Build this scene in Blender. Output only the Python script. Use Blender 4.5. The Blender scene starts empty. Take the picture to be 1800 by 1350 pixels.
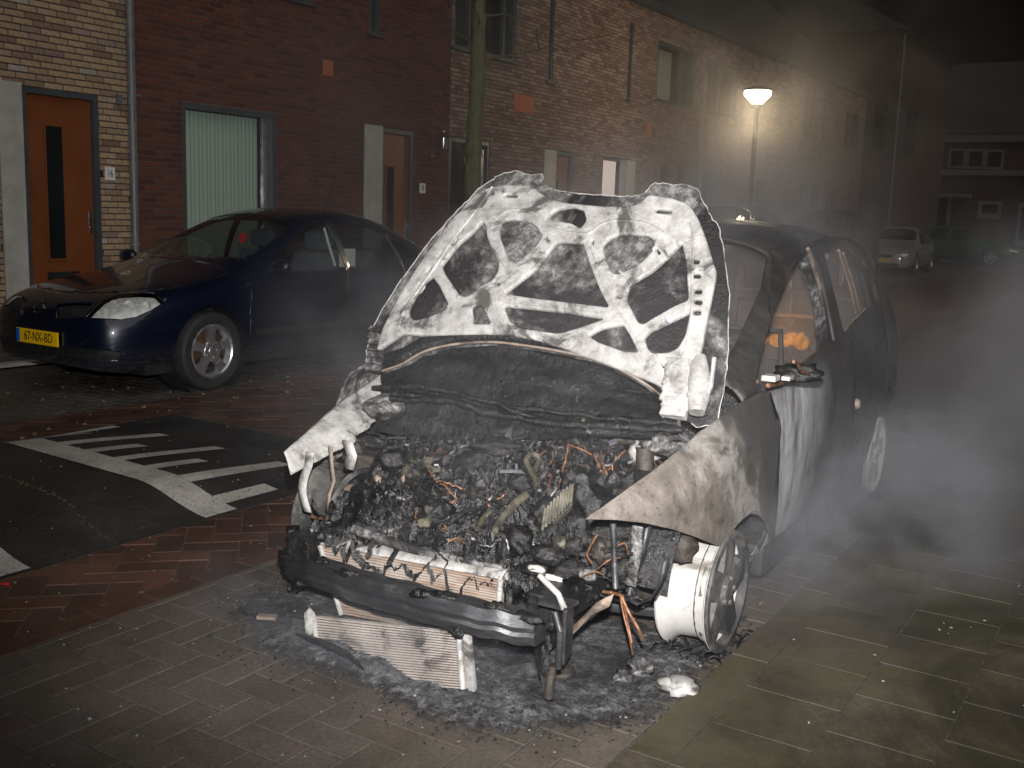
import bpy, bmesh, math, random
from mathutils import Vector, Matrix, noise as mn
random.seed(7)
R = math.radians
scene = bpy.context.scene
COL = scene.collection

# ------------------------------------------------------------------ camera
F_PX, CAM_H = 1850.0, 1.5
PITCH, ROLL, YAW = R(9.27), R(1.9), R(32.4)
_f = Vector((-math.sin(YAW) * math.cos(PITCH), math.cos(YAW) * math.cos(PITCH), -math.sin(PITCH)))
_r = Vector((math.cos(YAW), math.sin(YAW), 0))
_u = _r.cross(_f)
CR = _r * math.cos(ROLL) + _u * math.sin(ROLL)
CU = -_r * math.sin(ROLL) + _u * math.cos(ROLL)
CF = _f
CP = Vector((0, 0, CAM_H))
cam_d = bpy.data.cameras.new('camera')
cam = bpy.data.objects.new('camera', cam_d)
COL.objects.link(cam)
cam_d.sensor_width = 36.0
cam_d.lens = F_PX / 1800 * 36.0
cam_d.clip_start, cam_d.clip_end = 0.05, 2000
cam.matrix_world = Matrix(((CR.x, CU.x, -CF.x, CP.x), (CR.y, CU.y, -CF.y, CP.y), (CR.z, CU.z, -CF.z, CP.z), (0, 0, 0, 1)))
scene.camera = cam

# ------------------------------------------------------------------ night sky, added street-light fill, flash
w = bpy.data.worlds.new('World')
scene.world = w
w.use_nodes = True
nt = w.node_tree
bg = nt.nodes['Background']
sky = nt.nodes.new('ShaderNodeTexSky')
sky.sky_type = 'NISHITA'
sky.sun_disc = False
sky.sun_elevation = R(-4.5)
sky.sun_rotation = R(200)
nt.links.new(sky.outputs[0], bg.inputs[0])
bg.inputs[1].default_value = 0.055
street_fill_d = bpy.data.lights.new('sun', 'SUN')  # broad night lamp added to stand in for ambient street lighting
sun = bpy.data.objects.new('sun', street_fill_d)
COL.objects.link(sun)
street_fill_d.energy = 0.36
street_fill_d.angle = R(60)
street_fill_d.color = (1.0, 0.95, 0.92)
sun.rotation_euler = (R(48), 0, R(68))
# the photographer's flash, in the shoe a hand above the lens (the light of this night picture)
fl_d = bpy.data.lights.new('camera_flash', 'SPOT')
flash = bpy.data.objects.new('camera_flash', fl_d)
COL.objects.link(flash)
fl_d.energy = 1180
fl_d.shadow_soft_size = 0.035
fl_d.spot_size = R(86)
fl_d.spot_blend = 0.9
fl_d.color = (1.0, 0.97, 0.95)
flash.location = CP + CU * 0.21 + CR * 0.02
flash.rotation_euler = (R(90 - 1.0), 0, R(27))
vs = scene.view_settings
vs.view_transform = 'Standard'
vs.look = 'None'
vs.exposure = 0.4
vs.gamma = 1.0
vs.use_curve_mapping = False
cy = scene.cycles
cy.use_denoising = True
try:
    cy.denoiser = 'OPENIMAGEDENOISE'
    cy.denoising_input_passes = 'RGB_ALBEDO_NORMAL'
except Exception:
    pass
cy.max_bounces = 6
cy.diffuse_bounces = 2
cy.glossy_bounces = 3
cy.transmission_bounces = 4
cy.transparent_max_bounces = 8
cy.volume_bounces = 0
cy.sample_clamp_indirect = 4.0
cy.volume_step_rate = 1.8
cy.volume_max_steps = 128
cy.caustics_reflective = False
cy.caustics_refractive = False

# ------------------------------------------------------------------ sight lines -> places
def ray(px, py):
    return (CF * F_PX + CR * (px - 900) + CU * (675 - py)).normalized()
def proj(p):
    d = Vector(p) - CP
    z = d.dot(CF)
    return 900 + F_PX * d.dot(CR) / z, 675 - F_PX * d.dot(CU) / z, z
def at_plane(px, py, p0, n):
    d = ray(px, py)
    return CP + d * ((Vector(p0) - CP).dot(n) / d.dot(n))
def at_x(px, py, X): return at_plane(px, py, (X, 0, 0), Vector((1, 0, 0)))
def at_y(px, py, Y): return at_plane(px, py, (0, Y, 0), Vector((0, 1, 0)))
def at_z(px, py, Z=0.0): return at_plane(px, py, (0, 0, Z), Vector((0, 0, 1)))

# ------------------------------------------------------------------ materials
MATS = {}
class NT:
    def __init__(s, name):
        s.m = bpy.data.materials.new(name)
        s.m.use_nodes = True
        s.t = s.m.node_tree
        s.b = s.t.nodes['Principled BSDF']
        s.out = s.t.nodes['Material Output']
        MATS[name] = s.m
    def n(s, typ, **kw):
        x = s.t.nodes.new(typ)
        for k, v in kw.items():
            if isinstance(k, str) and k.startswith('i_'):
                x.inputs[k[2:]].default_value = v
            else:
                setattr(x, k, v)
        return x
    def l(s, a, b): s.t.links.new(a, b)
    def coords(s, scale=(1, 1, 1)):
        tc = s.n('ShaderNodeTexCoord')
        mp = s.n('ShaderNodeMapping')
        mp.inputs['Scale'].default_value = scale
        s.l(tc.outputs['Object'], mp.inputs[0])
        return mp.outputs[0]
    def noise(s, co, scale, detail=4, rough=.55, dist=0.0):
        x = s.n('ShaderNodeTexNoise')
        s.l(co, x.inputs['Vector'])
        x.inputs['Scale'].default_value = scale
        x.inputs['Detail'].default_value = detail
        x.inputs['Roughness'].default_value = rough
        x.inputs['Distortion'].default_value = dist
        return x.outputs[0]
    def ramp(s, fac, stops):
        x = s.n('ShaderNodeValToRGB')
        e = x.color_ramp.elements
        while len(e) < len(stops): e.new(.5)
        for i, (p, c) in enumerate(stops):
            e[i].position = p
            e[i].color = tuple(c) + (1,) if len(c) == 3 else c
        s.l(fac, x.inputs[0])
        return x.outputs[0]
    def mix(s, fac, a, b, mode='MIX'):
        x = s.n('ShaderNodeMix', data_type='RGBA', blend_type=mode)
        for sock, v in ((x.inputs[0], fac), (x.inputs[6], a), (x.inputs[7], b)):
            if hasattr(v, 'is_output'): s.l(v, sock)
            elif isinstance(v, (int, float)): sock.default_value = v
            else: sock.default_value = tuple(v) + (1,)
        return x.outputs[2]
    def maths(s, op, a, b=None, c=None):
        x = s.n('ShaderNodeMath', operation=op)
        for i, v in enumerate((a, b, c)):
            if v is None: continue
            if hasattr(v, 'is_output'): s.l(v, x.inputs[i])
            else: x.inputs[i].default_value = v
        return x.outputs[0]
    def bump(s, h, strength, dist=.01):
        x = s.n('ShaderNodeBump')
        x.inputs['Strength'].default_value = strength
        x.inputs['Distance'].default_value = dist
        s.l(h, x.inputs['Height'])
        s.l(x.outputs[0], s.b.inputs['Normal'])
    def set(s, **kw):
        for k, v in kw.items():
            k = k.replace('_', ' ')
            if hasattr(v, 'is_output'): s.l(v, s.b.inputs[k])
            else: s.b.inputs[k].default_value = (tuple(v) + (1,)) if isinstance(v, tuple) and len(v) == 3 else v
def piece_random(k):
    oi = k.n('ShaderNodeObjectInfo')
    ge = k.n('ShaderNodeNewGeometry')
    return k.maths('FRACT', k.maths('ADD', oi.outputs['Random'], ge.outputs['Random Per Island']))

def plain(name, col, rough=.5, metal=0.0, var=.25, scale=6, bump=.15, bscale=60, spec=.5, coat=0.0, detail=4):
    """one base colour, broken up a little by noise in value and gloss"""
    k = NT(name)
    co = k.coords()
    f = k.noise(co, scale, detail)
    d = tuple(c * (1 - var) for c in col)
    u = tuple(min(1, c * (1 + var)) for c in col)
    k.set(Base_Color=k.ramp(f, [(.3, d), (.7, u)]), Metallic=metal, Specular_IOR_Level=spec, Coat_Weight=coat)
    r = k.n('ShaderNodeMapRange')
    k.l(f, r.inputs[0])
    r.inputs[1].default_value, r.inputs[2].default_value = .3, .7
    r.inputs[3].default_value, r.inputs[4].default_value = max(.03, rough - .12), min(1, rough + .12)
    k.set(Roughness=r.outputs[0])
    if bump: k.bump(k.noise(co, bscale, 3), bump, .004)
    return k.m
def brick_mat(name, stops, rough=.85, streak=None):
    k = NT(name)
    co = k.coords()
    f = piece_random(k)
    c = k.ramp(f, stops)
    n = k.noise(co, 26, 5, .65)
    c = k.mix(.55, c, k.ramp(n, [(.3, (.35, .33, .33)), (.55, (.9, .9, .9)), (.75, (1.25, 1.2, 1.15))]), 'MULTIPLY')
    n2 = k.noise(co, 1.1, 4)
    c = k.mix(.5, c, k.ramp(n2, [(.35, (.6, .6, .62)), (.65, (1.1, 1.08, 1.05))]), 'MULTIPLY')
    k.set(Base_Color=c, Roughness=rough, Specular_IOR_Level=.25)
    k.bump(k.noise(co, 120, 4, .7), .5, .004)
    return k.m
def paver_mat(name, stops, rough=(.35, .75), stain=((.55, .55, .5), (1.1, 1.08, 1.05)), moss=None):
    """one stone colour per paver, worn grain, damp patches that gloss"""
    k = NT(name)
    co = k.coords()
    tc = k.n('ShaderNodeNewGeometry')
    wp = tc.outputs['Position']
    c = k.ramp(piece_random(k), stops)
    n = k.noise(co, 55, 5, .7)
    c = k.mix(.7, c, k.ramp(n, [(.3, (.45, .45, .45)), (.6, (1, 1, 1)), (.78, (1.5, 1.5, 1.45))]), 'MULTIPLY')
    n2 = k.noise(wp, 1.7, 5, .6)
    c = k.mix(.8, c, k.ramp(n2, [(.35, stain[0]), (.65, stain[1])]), 'MULTIPLY')
    if moss:
        n3 = k.noise(wp, 2.3, 5, .65, .4)
        c = k.mix(k.ramp(n3, [(.44, (0, 0, 0)), (.62, (.75, .75, .75))]), c, moss)
        n4 = k.noise(wp, .9, 6, .7, .8)
        c = k.mix(k.ramp(n4, [(.40, (.8, .8, .8)), (.56, (0, 0, 0))]), c, tuple(q * .35 for q in moss))
    r = k.n('ShaderNodeMapRange')
    k.l(n2, r.inputs[0])
    r.inputs[1].default_value, r.inputs[2].default_value = .35, .65
    r.inputs[3].default_value, r.inputs[4].default_value = rough
    k.set(Base_Color=c, Roughness=r.outputs[0], Specular_IOR_Level=.45)
    k.bump(k.noise(co, 140, 4, .7), .55, .003)
    return k.m

brick_mat('brick_beige', [(0, (.26, .16, .11)), (.18, (.42, .30, .19)), (.5, (.52, .39, .24)), (.8, (.48, .34, .21)), (.92, (.30, .19, .15)), (1, (.62, .56, .48))])
brick_mat('brick_red', [(0, (.09, .036, .030)), (.4, (.145, .05, .037)), (.75, (.18, .062, .042)), (1, (.11, .045, .040))])
brick_mat('brick_brown', [(0, (.19, .115, .095)), (.3, (.27, .175, .14)), (.6, (.33, .23, .18)), (.85, (.38, .29, .22)), (1, (.2, .125, .11))])
paver_mat('paver_grey', [(0, (.085, .08, .072)), (.5, (.12, .112, .10)), (1, (.10, .088, .08))])
paver_mat('paver_bay', [(0, (.125, .105, .09)), (.5, (.155, .134, .117)), (.8, (.135, .118, .105)), (1, (.15, .12, .105))], (.38, .75))
paver_mat('paver_red', [(0, (.085, .045, .034)), (.5, (.125, .062, .044)), (.8, (.15, .072, .048)), (1, (.09, .055, .045))], (.45, .8), ((.45, .46, .46), (1.12, 1.08, 1.04)))
paver_mat('tile_mossy', [(0, (.10, .09, .065)), (.5, (.135, .118, .085)), (1, (.115, .10, .075))], (.4, .75), ((.30, .29, .29), (1.15, 1.1, 1.0)), (.085, .075, .038))
plain('joint_sand', (.085, .074, .054), .95, 0, .5, 30, .4, 180)
plain('joint_dark', (.065, .058, .05), .95, 0, .5, 30, .4, 180)
plain('mortar_dark', (.075, .068, .06), .95, 0, .3, 20, .3, 150)
plain('mortar_grey', (.115, .09, .08), .95, 0, .3, 20, .3, 150)
plain('ground_dark', (.06, .056, .05), .8, 0, .4, 2, .3, 40)
plain('concrete', (.44, .43, .39), .8, 0, .14, 5, .25, 70)
plain('frame_grey', (.06, .068, .075), .45, 0, .12, 4, .05, 60)
plain('frame_alu', (.30, .31, .34), .3, .7, .12, 6, .05, 60)
plain('pipe_grey', (.17, .175, .18), .45, .2, .2, 8, .1, 60)
plain('door_orange', (.19, .056, .016), .42, 0, .10, 3, .06, 90)
plain('door_brown', (.17, .06, .028), .45, 0, .10, 3, .06, 90)
plain('dark_glass', (.012, .014, .015), .06, 0, .1, 3, 0)
plain('blind', (.50, .60, .52), .75, 0, .06, 9, .15, 160)
plain('terracotta', (.40, .12, .055), .8, 0, .15, 30, .3, 90)
plain('steel', (.55, .55, .56), .22, 1, .1, 10, .05, 80)
plain('black_plastic', (.018, .018, .02), .45, 0, .25, 12, .15, 90)
plain('white_enamel', (.78, .78, .76), .35, 0, .04, 12, 0)
plain('print_black', (.01, .01, .011), .5, 0, .1, 12, 0)
plain('white_frame', (.62, .61, .57), .5, 0, .08, 6, .08, 60)
plain('dimmed_white_frame', (.20, .195, .18), .6, 0, .12, 6, .08, 60)  # white frame darkened in its colour to look dim at the street end
brick_mat('brick_far', [(0, (.10, .06, .05)), (.5, (.15, .095, .075)), (1, (.12, .075, .065))])  # low light at the street end is put into this darker brick colour
plain('roof_tile', (.05, .042, .04), .8, 0, .3, 6, .4, 30)
plain('lamp_silver', (.85, .85, .80), .40, .25, .3, 28, .9, 45)
plain('rubber', (.022, .022, .022), .75, 0, .25, 10, .35, 120)
plain('alloy', (.56, .56, .57), .32, .85, .1, 14, .08, 120)
plain('brake_rust', (.12, .06, .035), .7, .5, .4, 30, .3, 120)
plain('plate_yellow', (1.0, .60, .0), .4, 0, .04, 30, 0)
plain('plate_blue', (.01, .14, .62), .4, 0, .04, 30, 0)
plain('seat_cloth', (.09, .10, .125), .9, 0, .2, 20, .3, 160)
plain('paper', (.75, .75, .7), .9, 0, .05, 20, 0)
plain('red_tag', (.65, .04, .04), .6, 0, .1, 20, 0)
plain('water_bead', (.03, .03, .03), .06, 0, .1, 3, 0, spec=1.0)
plain('lamp_post_paint', (.025, .028, .027), .4, .1, .15, 20, .05, 60)

def glass(name, tint=(.95, .97, .96), rough=.02):
    k = NT(name)
    g = k.n('ShaderNodeBsdfGlossy')
    g.inputs['Roughness'].default_value = rough
    g.inputs['Color'].default_value = (.9, .9, .9, 1)
    t = k.n('ShaderNodeBsdfTransparent')
    t.inputs['Color'].default_value = tint + (1,)
    lw = k.n('ShaderNodeLayerWeight')
    fac = k.maths('MULTIPLY_ADD', k.maths('POWER', lw.outputs['Facing'], 5.0), .95, .045)
    mx = k.n('ShaderNodeMixShader')
    k.l(fac, mx.inputs[0]); k.l(t.outputs[0], mx.inputs[1]); k.l(g.outputs[0], mx.inputs[2])
    k.l(mx.outputs[0], k.out.inputs[0])
    return k.m
glass('clear_glass')
glass('car_glass', (.66, .71, .71))
glass('lamp_lens', (.92, .93, .92), .03)

def emit(name, col, strength):
    k = NT(name)
    k.set(Base_Color=(.8, .8, .8), Emission_Color=col, Emission_Strength=strength, Roughness=.4)
    return k.m

def paint(name, col, dirt=.0):
    k = NT(name)
    co = k.coords()
    n = k.noise(co, 3, 5, .6)
    c = k.ramp(n, [(.3, tuple(x * .85 for x in col)), (.7, tuple(x * 1.15 for x in col))])
    if dirt:
        # road film: a band of grit along the lower body
        sx = k.n('ShaderNodeSeparateXYZ')
        tc = k.n('ShaderNodeTexCoord')
        k.l(tc.outputs['Object'], sx.inputs[0])
        low = k.maths('SUBTRACT', .42, sx.outputs[2])
        low = k.maths('MULTIPLY', low, 4.5)
        g = k.maths('MULTIPLY', k.noise(k.coords((2, 1, 6)), 9, 6, .7), 1.6)
        fac = k.maths('MULTIPLY', k.maths('MINIMUM', k.maths('MAXIMUM', low, 0), 1), k.maths('MAXIMUM', k.maths('SUBTRACT', g, .55), 0))
        c = k.mix(k.maths('MULTIPLY', fac, dirt), c, (.13, .115, .10))
    k.set(Base_Color=c, Roughness=.32, Metallic=.25, Coat_Weight=.9, Coat_Roughness=.05)
    k.bump(k.noise(co, 2.2, 2), .02, .02)
    return k.m
paint('paint_navy', (.0032, .007, .022), .9)
paint('paint_silver', (.32, .31, .29))
paint('paint_green', (.012, .10, .02))
paint('paint_black', (.01, .0105, .012))
# ------------------------------------------------------------------ mesh helpers
def xyz(o):
    return Vector(o.location) if o else Vector((0, 0, 0))
def thing(name, label, cat, loc=(0, 0, 0), rotz=0, group=None):
    o = bpy.data.objects.new(name, None)
    COL.objects.link(o)
    o.empty_display_size = .1
    o.location = loc
    o.rotation_euler = (0, 0, rotz)
    o['label'] = label
    o['category'] = cat
    if group: o['group'] = group
    return o
def tag(o, label, cat, group=None):
    o['label'] = label
    o['category'] = cat
    if group: o['group'] = group
    return o
def link(name, me, mat, parent=None, kind=None):
    o = bpy.data.objects.new(name, me)
    COL.objects.link(o)
    if mat is not None and not me.materials:
        me.materials.append(MATS[mat] if isinstance(mat, str) else mat)
    if parent: o.parent = parent
    if kind: o['kind'] = kind
    return o
def smooth(me, on=True):
    me.polygons.foreach_set('use_smooth', [on] * len(me.polygons))
def sharp_by_angle(me, ang):
    bm = bmesh.new(); bm.from_mesh(me)
    for f in bm.faces: f.smooth = True
    for e in bm.edges:
        if len(e.link_faces) == 2 and e.calc_face_angle(0) > ang: e.smooth = False
    bm.to_mesh(me); bm.free()

class MB:
    """collects shapes; build() links them as one mesh object (points in the parent's own space unless off is given)"""
    def __init__(s): s.v = []; s.f = []
    def add(s, vs, fs):
        b = len(s.v)
        s.v += [tuple(p) for p in vs]
        s.f += [[b + i for i in f] for f in fs]
        return s
    def box(s, c, d, rot=None, taper=1.0):
        x, y, z = d[0] / 2, d[1] / 2, d[2] / 2
        t = taper
        vs = [(-x, -y, -z), (x, -y, -z), (x, y, -z), (-x, y, -z), (-x * t, -y * t, z), (x * t, -y * t, z), (x * t, y * t, z), (-x * t, y * t, z)]
        if rot is not None: vs = [rot @ Vector(p) for p in vs]
        vs = [Vector(p) + Vector(c) for p in vs]
        return s.add(vs, [(3, 2, 1, 0), (4, 5, 6, 7), (0, 1, 5, 4), (1, 2, 6, 5), (2, 3, 7, 6), (3, 0, 4, 7)])
    def box2(s, a, b):
        a, b = Vector(a), Vector(b)
        return s.box((a + b) / 2, [abs(q) for q in (b - a)])
    def tube(s, pts, r, n=8, cap=True):
        pts = [Vector(p) for p in pts]
        if not isinstance(r, (list, tuple)): r = [r] * len(pts)
        rings = []
        up = None
        for i, p in enumerate(pts):
            t = (pts[min(i + 1, len(pts) - 1)] - pts[max(i - 1, 0)])
            if t.length < 1e-9: t = Vector((0, 0, 1))
            t.normalize()
            if up is None:
                up = Vector((0, 0, 1)) if abs(t.z) < .9 else Vector((1, 0, 0))
            a = t.cross(up)
            if a.length < 1e-6: a = t.cross(Vector((0, 1, 0)))
            a.normalize()
            up = a.cross(t)
            rings.append([p + (a * math.cos(q) + up * math.sin(q)) * r[i] for q in [k * 2 * math.pi / n for k in range(n)]])
        vs = [q for g in rings for q in g]
        fs = []
        for i in range(len(pts) - 1):
            for k in range(n):
                fs.append((i * n + k, i * n + (k + 1) % n, (i + 1) * n + (k + 1) % n, (i + 1) * n + k))
        if cap:
            fs.append(tuple(range(n))[::-1]); fs.append(tuple((len(pts) - 1) * n + k for k in range(n)))
        return s.add(vs, fs)
    def lathe(s, prof, c, axis, n=32, close=False):
        """prof: (radius, along); axis: unit vector"""
        ax = Vector(axis).normalized()
        a = ax.cross(Vector((0, 0, 1)))
        if a.length < 1e-4: a = Vector((1, 0, 0))
        a.normalize()
        b = ax.cross(a)
        vs = []
        for r_, h in prof:
            for k in range(n):
                q = 2 * math.pi * k / n
                vs.append(Vector(c) + ax * h + (a * math.cos(q) + b * math.sin(q)) * r_)
        fs = []
        m = len(prof)
        for i in range(m if close else m - 1):
            j = (i + 1) % m
            for k in range(n):
                fs.append((i * n + k, j * n + k, j * n + (k + 1) % n, i * n + (k + 1) % n))
        return s.add(vs, fs)
    def grid(s, fn, nu, nv):
        vs = [fn(i / nu, j / nv) for j in range(nv + 1) for i in range(nu + 1)]
        fs = [(j * (nu + 1) + i, j * (nu + 1) + i + 1, (j + 1) * (nu + 1) + i + 1, (j + 1) * (nu + 1) + i) for j in range(nv) for i in range(nu)]
        return s.add(vs, fs)
    def prism(s, poly, n):
        """poly: list of 3-D points (planar); n: extrusion vector"""
        k = len(poly)
        vs = [Vector(p) for p in poly] + [Vector(p) + Vector(n) for p in poly]
        fs = [tuple(range(k))[::-1], tuple(range(k, 2 * k))] + [(i, (i + 1) % k, k + (i + 1) % k, k + i) for i in range(k)]
        return s.add(vs, fs)
    def mesh(s, name):
        me = bpy.data.meshes.new(name)
        me.from_pydata(s.v, [], s.f)
        me.validate()
        bm = bmesh.new(); bm.from_mesh(me)
        bmesh.ops.recalc_face_normals(bm, faces=bm.faces)
        bm.to_mesh(me); bm.free()
        return me
    def build(s, name, mat, parent=None, sm=None, off=None, kind=None, bevel=None):
        if off is not None:
            o_ = Vector(off)
            s.v = [tuple(Vector(p) - o_) for p in s.v]
        me = s.mesh(name)
        if bevel:
            bm = bmesh.new(); bm.from_mesh(me)
            bmesh.ops.bevel(bm, geom=[e for e in bm.edges if len(e.link_faces) == 2 and e.calc_face_angle(0) > .5], offset=bevel, segments=2, affect='EDGES', profile=.7)
            bm.to_mesh(me); bm.free()
        if sm: sharp_by_angle(me, sm)
        return link(name, me, mat, parent, kind)

def flow(pts, k=4):
    """smooth path through the points"""
    P = [Vector(p) for p in pts]
    if len(P) < 3: return P
    Q = [P[0] * 2 - P[1]] + P + [P[-1] * 2 - P[-2]]
    out = []
    for i in range(1, len(Q) - 2):
        a, b, c_, d = Q[i - 1], Q[i], Q[i + 1], Q[i + 2]
        for s_ in range(k):
            t = s_ / k
            out.append(.5 * ((2 * b) + (c_ - a) * t + (2 * a - 5 * b + 4 * c_ - d) * t * t + (3 * b - a - 3 * c_ + d) * t ** 3))
    out.append(P[-1])
    return out
def droplets(obj, n, r0, r1, seed=0, up=.2, name='water_drops'):
    """beads of extinguishing water lying on a mesh"""
    q = random.Random(seed)
    me = obj.data
    ps = [p for p in me.polygons if abs(p.normal.z) > up]
    if not ps: return
    ws = [p.area for p in ps]
    t = bmesh.new(); bmesh.ops.create_icosphere(t, subdivisions=1, radius=1)
    bv = [v.co.copy() for v in t.verts]; bf = [[v.index for v in f.verts] for f in t.faces]; t.free()
    m = MB()
    for p in q.choices(ps, ws, k=n):
        c_ = p.center + Vector((q.uniform(-.004, .004), q.uniform(-.004, .004), .001))
        r_ = q.uniform(r0, r1)
        m.add([c_ + v * r_ for v in bv], bf)
    m.build(name, 'water_bead', obj, 3.0, kind='stuff')
def copy_part(o, parent, loc):
    c = o.copy()
    COL.objects.link(c)
    c.parent = parent
    c.location = loc
    return c

def text_mesh(txt, size, mat, parent, origin, xdir, updir, name='lettering', depth=.001, align='CENTER', sx=1.0, offset=0.0):
    cu = bpy.data.curves.new('lettering', 'FONT')
    cu.body = txt
    cu.size = size
    cu.align_x = align
    cu.align_y = 'CENTER'
    cu.extrude = depth
    cu.offset = offset
    o = bpy.data.objects.new('lettering', cu)
    COL.objects.link(o)
    dg = bpy.context.evaluated_depsgraph_get()
    me = bpy.data.meshes.new_from_object(o.evaluated_get(dg))
    bpy.data.objects.remove(o)
    x = Vector(xdir).normalized(); u = Vector(updir).normalized(); n = x.cross(u)
    for v in me.vertices:
        p = v.co
        v.co = Vector(origin) + x * p.x * sx + u * p.y + n * p.z
    me.materials.clear()
    return link(name, me, mat, parent)

def filled(name, loops, frame, thick, bevel, mat, parent, warp=None, cell=None, sm=.6):
    """outline loops (first outer, rest holes) in 2-D, filled, with thickness and rounded edges; frame(u,v,h)->3-D"""
    cu = bpy.data.curves.new(name, 'CURVE')
    cu.dimensions = '2D'
    cu.fill_mode = 'BOTH'
    cu.extrude = max(thick / 2 - bevel, 0)
    cu.bevel_depth = bevel
    cu.bevel_resolution = 2
    cu.offset = -bevel
    for lp in loops:
        sp = cu.splines.new('POLY')
        sp.points.add(len(lp) - 1)
        for p, q in zip(sp.points, lp): p.co = (q[0], q[1], 0, 1)
        sp.use_cyclic_u = True
    o = bpy.data.objects.new(name, cu)
    COL.objects.link(o)
    dg = bpy.context.evaluated_depsgraph_get()
    me = bpy.data.meshes.new_from_object(o.evaluated_get(dg))
    bpy.data.objects.remove(o)
    bm = bmesh.new(); bm.from_mesh(me)
    if cell:
        us = [v.co.x for v in bm.verts]; vs_ = [v.co.y for v in bm.verts]
        for ax, lo, hi in ((0, min(us), max(us)), (1, min(vs_), max(vs_))):
            t = lo + cell
            while t < hi:
                nn = [0, 0, 0]; nn[ax] = 1; pp = [0, 0, 0]; pp[ax] = t
                bmesh.ops.bisect_plane(bm, geom=bm.verts[:] + bm.edges[:] + bm.faces[:], plane_co=pp, plane_no=nn)
                t += cell
    for v in bm.verts:
        p = v.co.copy()
        h = warp(p.x, p.y) if warp else 0
        v.co = frame(p.x, p.y, p.z + h)
    bmesh.ops.remove_doubles(bm, verts=bm.verts, dist=1e-5)
    bmesh.ops.recalc_face_normals(bm, faces=bm.faces)
    bm.to_mesh(me); bm.free()
    me.materials.clear()
    sharp_by_angle(me, sm)
    return link(name, me, mat, parent)

def rounded(poly, r, n=3):
    """round the corners of a 2-D polygon"""
    out = []
    k = len(poly)
    for i in range(k):
        a, b, c = Vector(poly[i - 1]), Vector(poly[i]), Vector(poly[(i + 1) % k])
        d1, d2 = (a - b), (c - b)
        l1, l2 = d1.length, d2.length
        q = min(r, l1 * .45, l2 * .45)
        p1, p2 = b + d1.normalized() * q, b + d2.normalized() * q
        for t in range(n + 1):
            s = t / n
            out.append(tuple(p1 * (1 - s) ** 2 + b * 2 * s * (1 - s) + p2 * s ** 2))
    return out

def roughen(me, amp, scale, seed=0, octs=3):
    off = Vector((seed * 7.3, seed * 3.1, seed * 5.7))
    for v in me.vertices:
        p = v.co * scale + off
        d = Vector((0, 0, 0)); a = 1.0
        for k in range(octs):
            d += mn.noise_vector(p) * a
            p = p * 2.1; a *= .5
        v.co += d * amp
# ------------------------------------------------------------------ ground, road, paving
def sheet(name, x0, x1, y0, y1, z, mat, parent=None, kind=None):
    return MB().add([(x0, y0, z), (x1, y0, z), (x1, y1, z), (x0, y1, z)], [(0, 1, 2, 3)]).build(name, mat, parent, kind=kind)
ground = sheet('ground', -400, 400, -60, 900, -.05, 'ground_dark'); ground['kind'] = 'structure'

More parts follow.
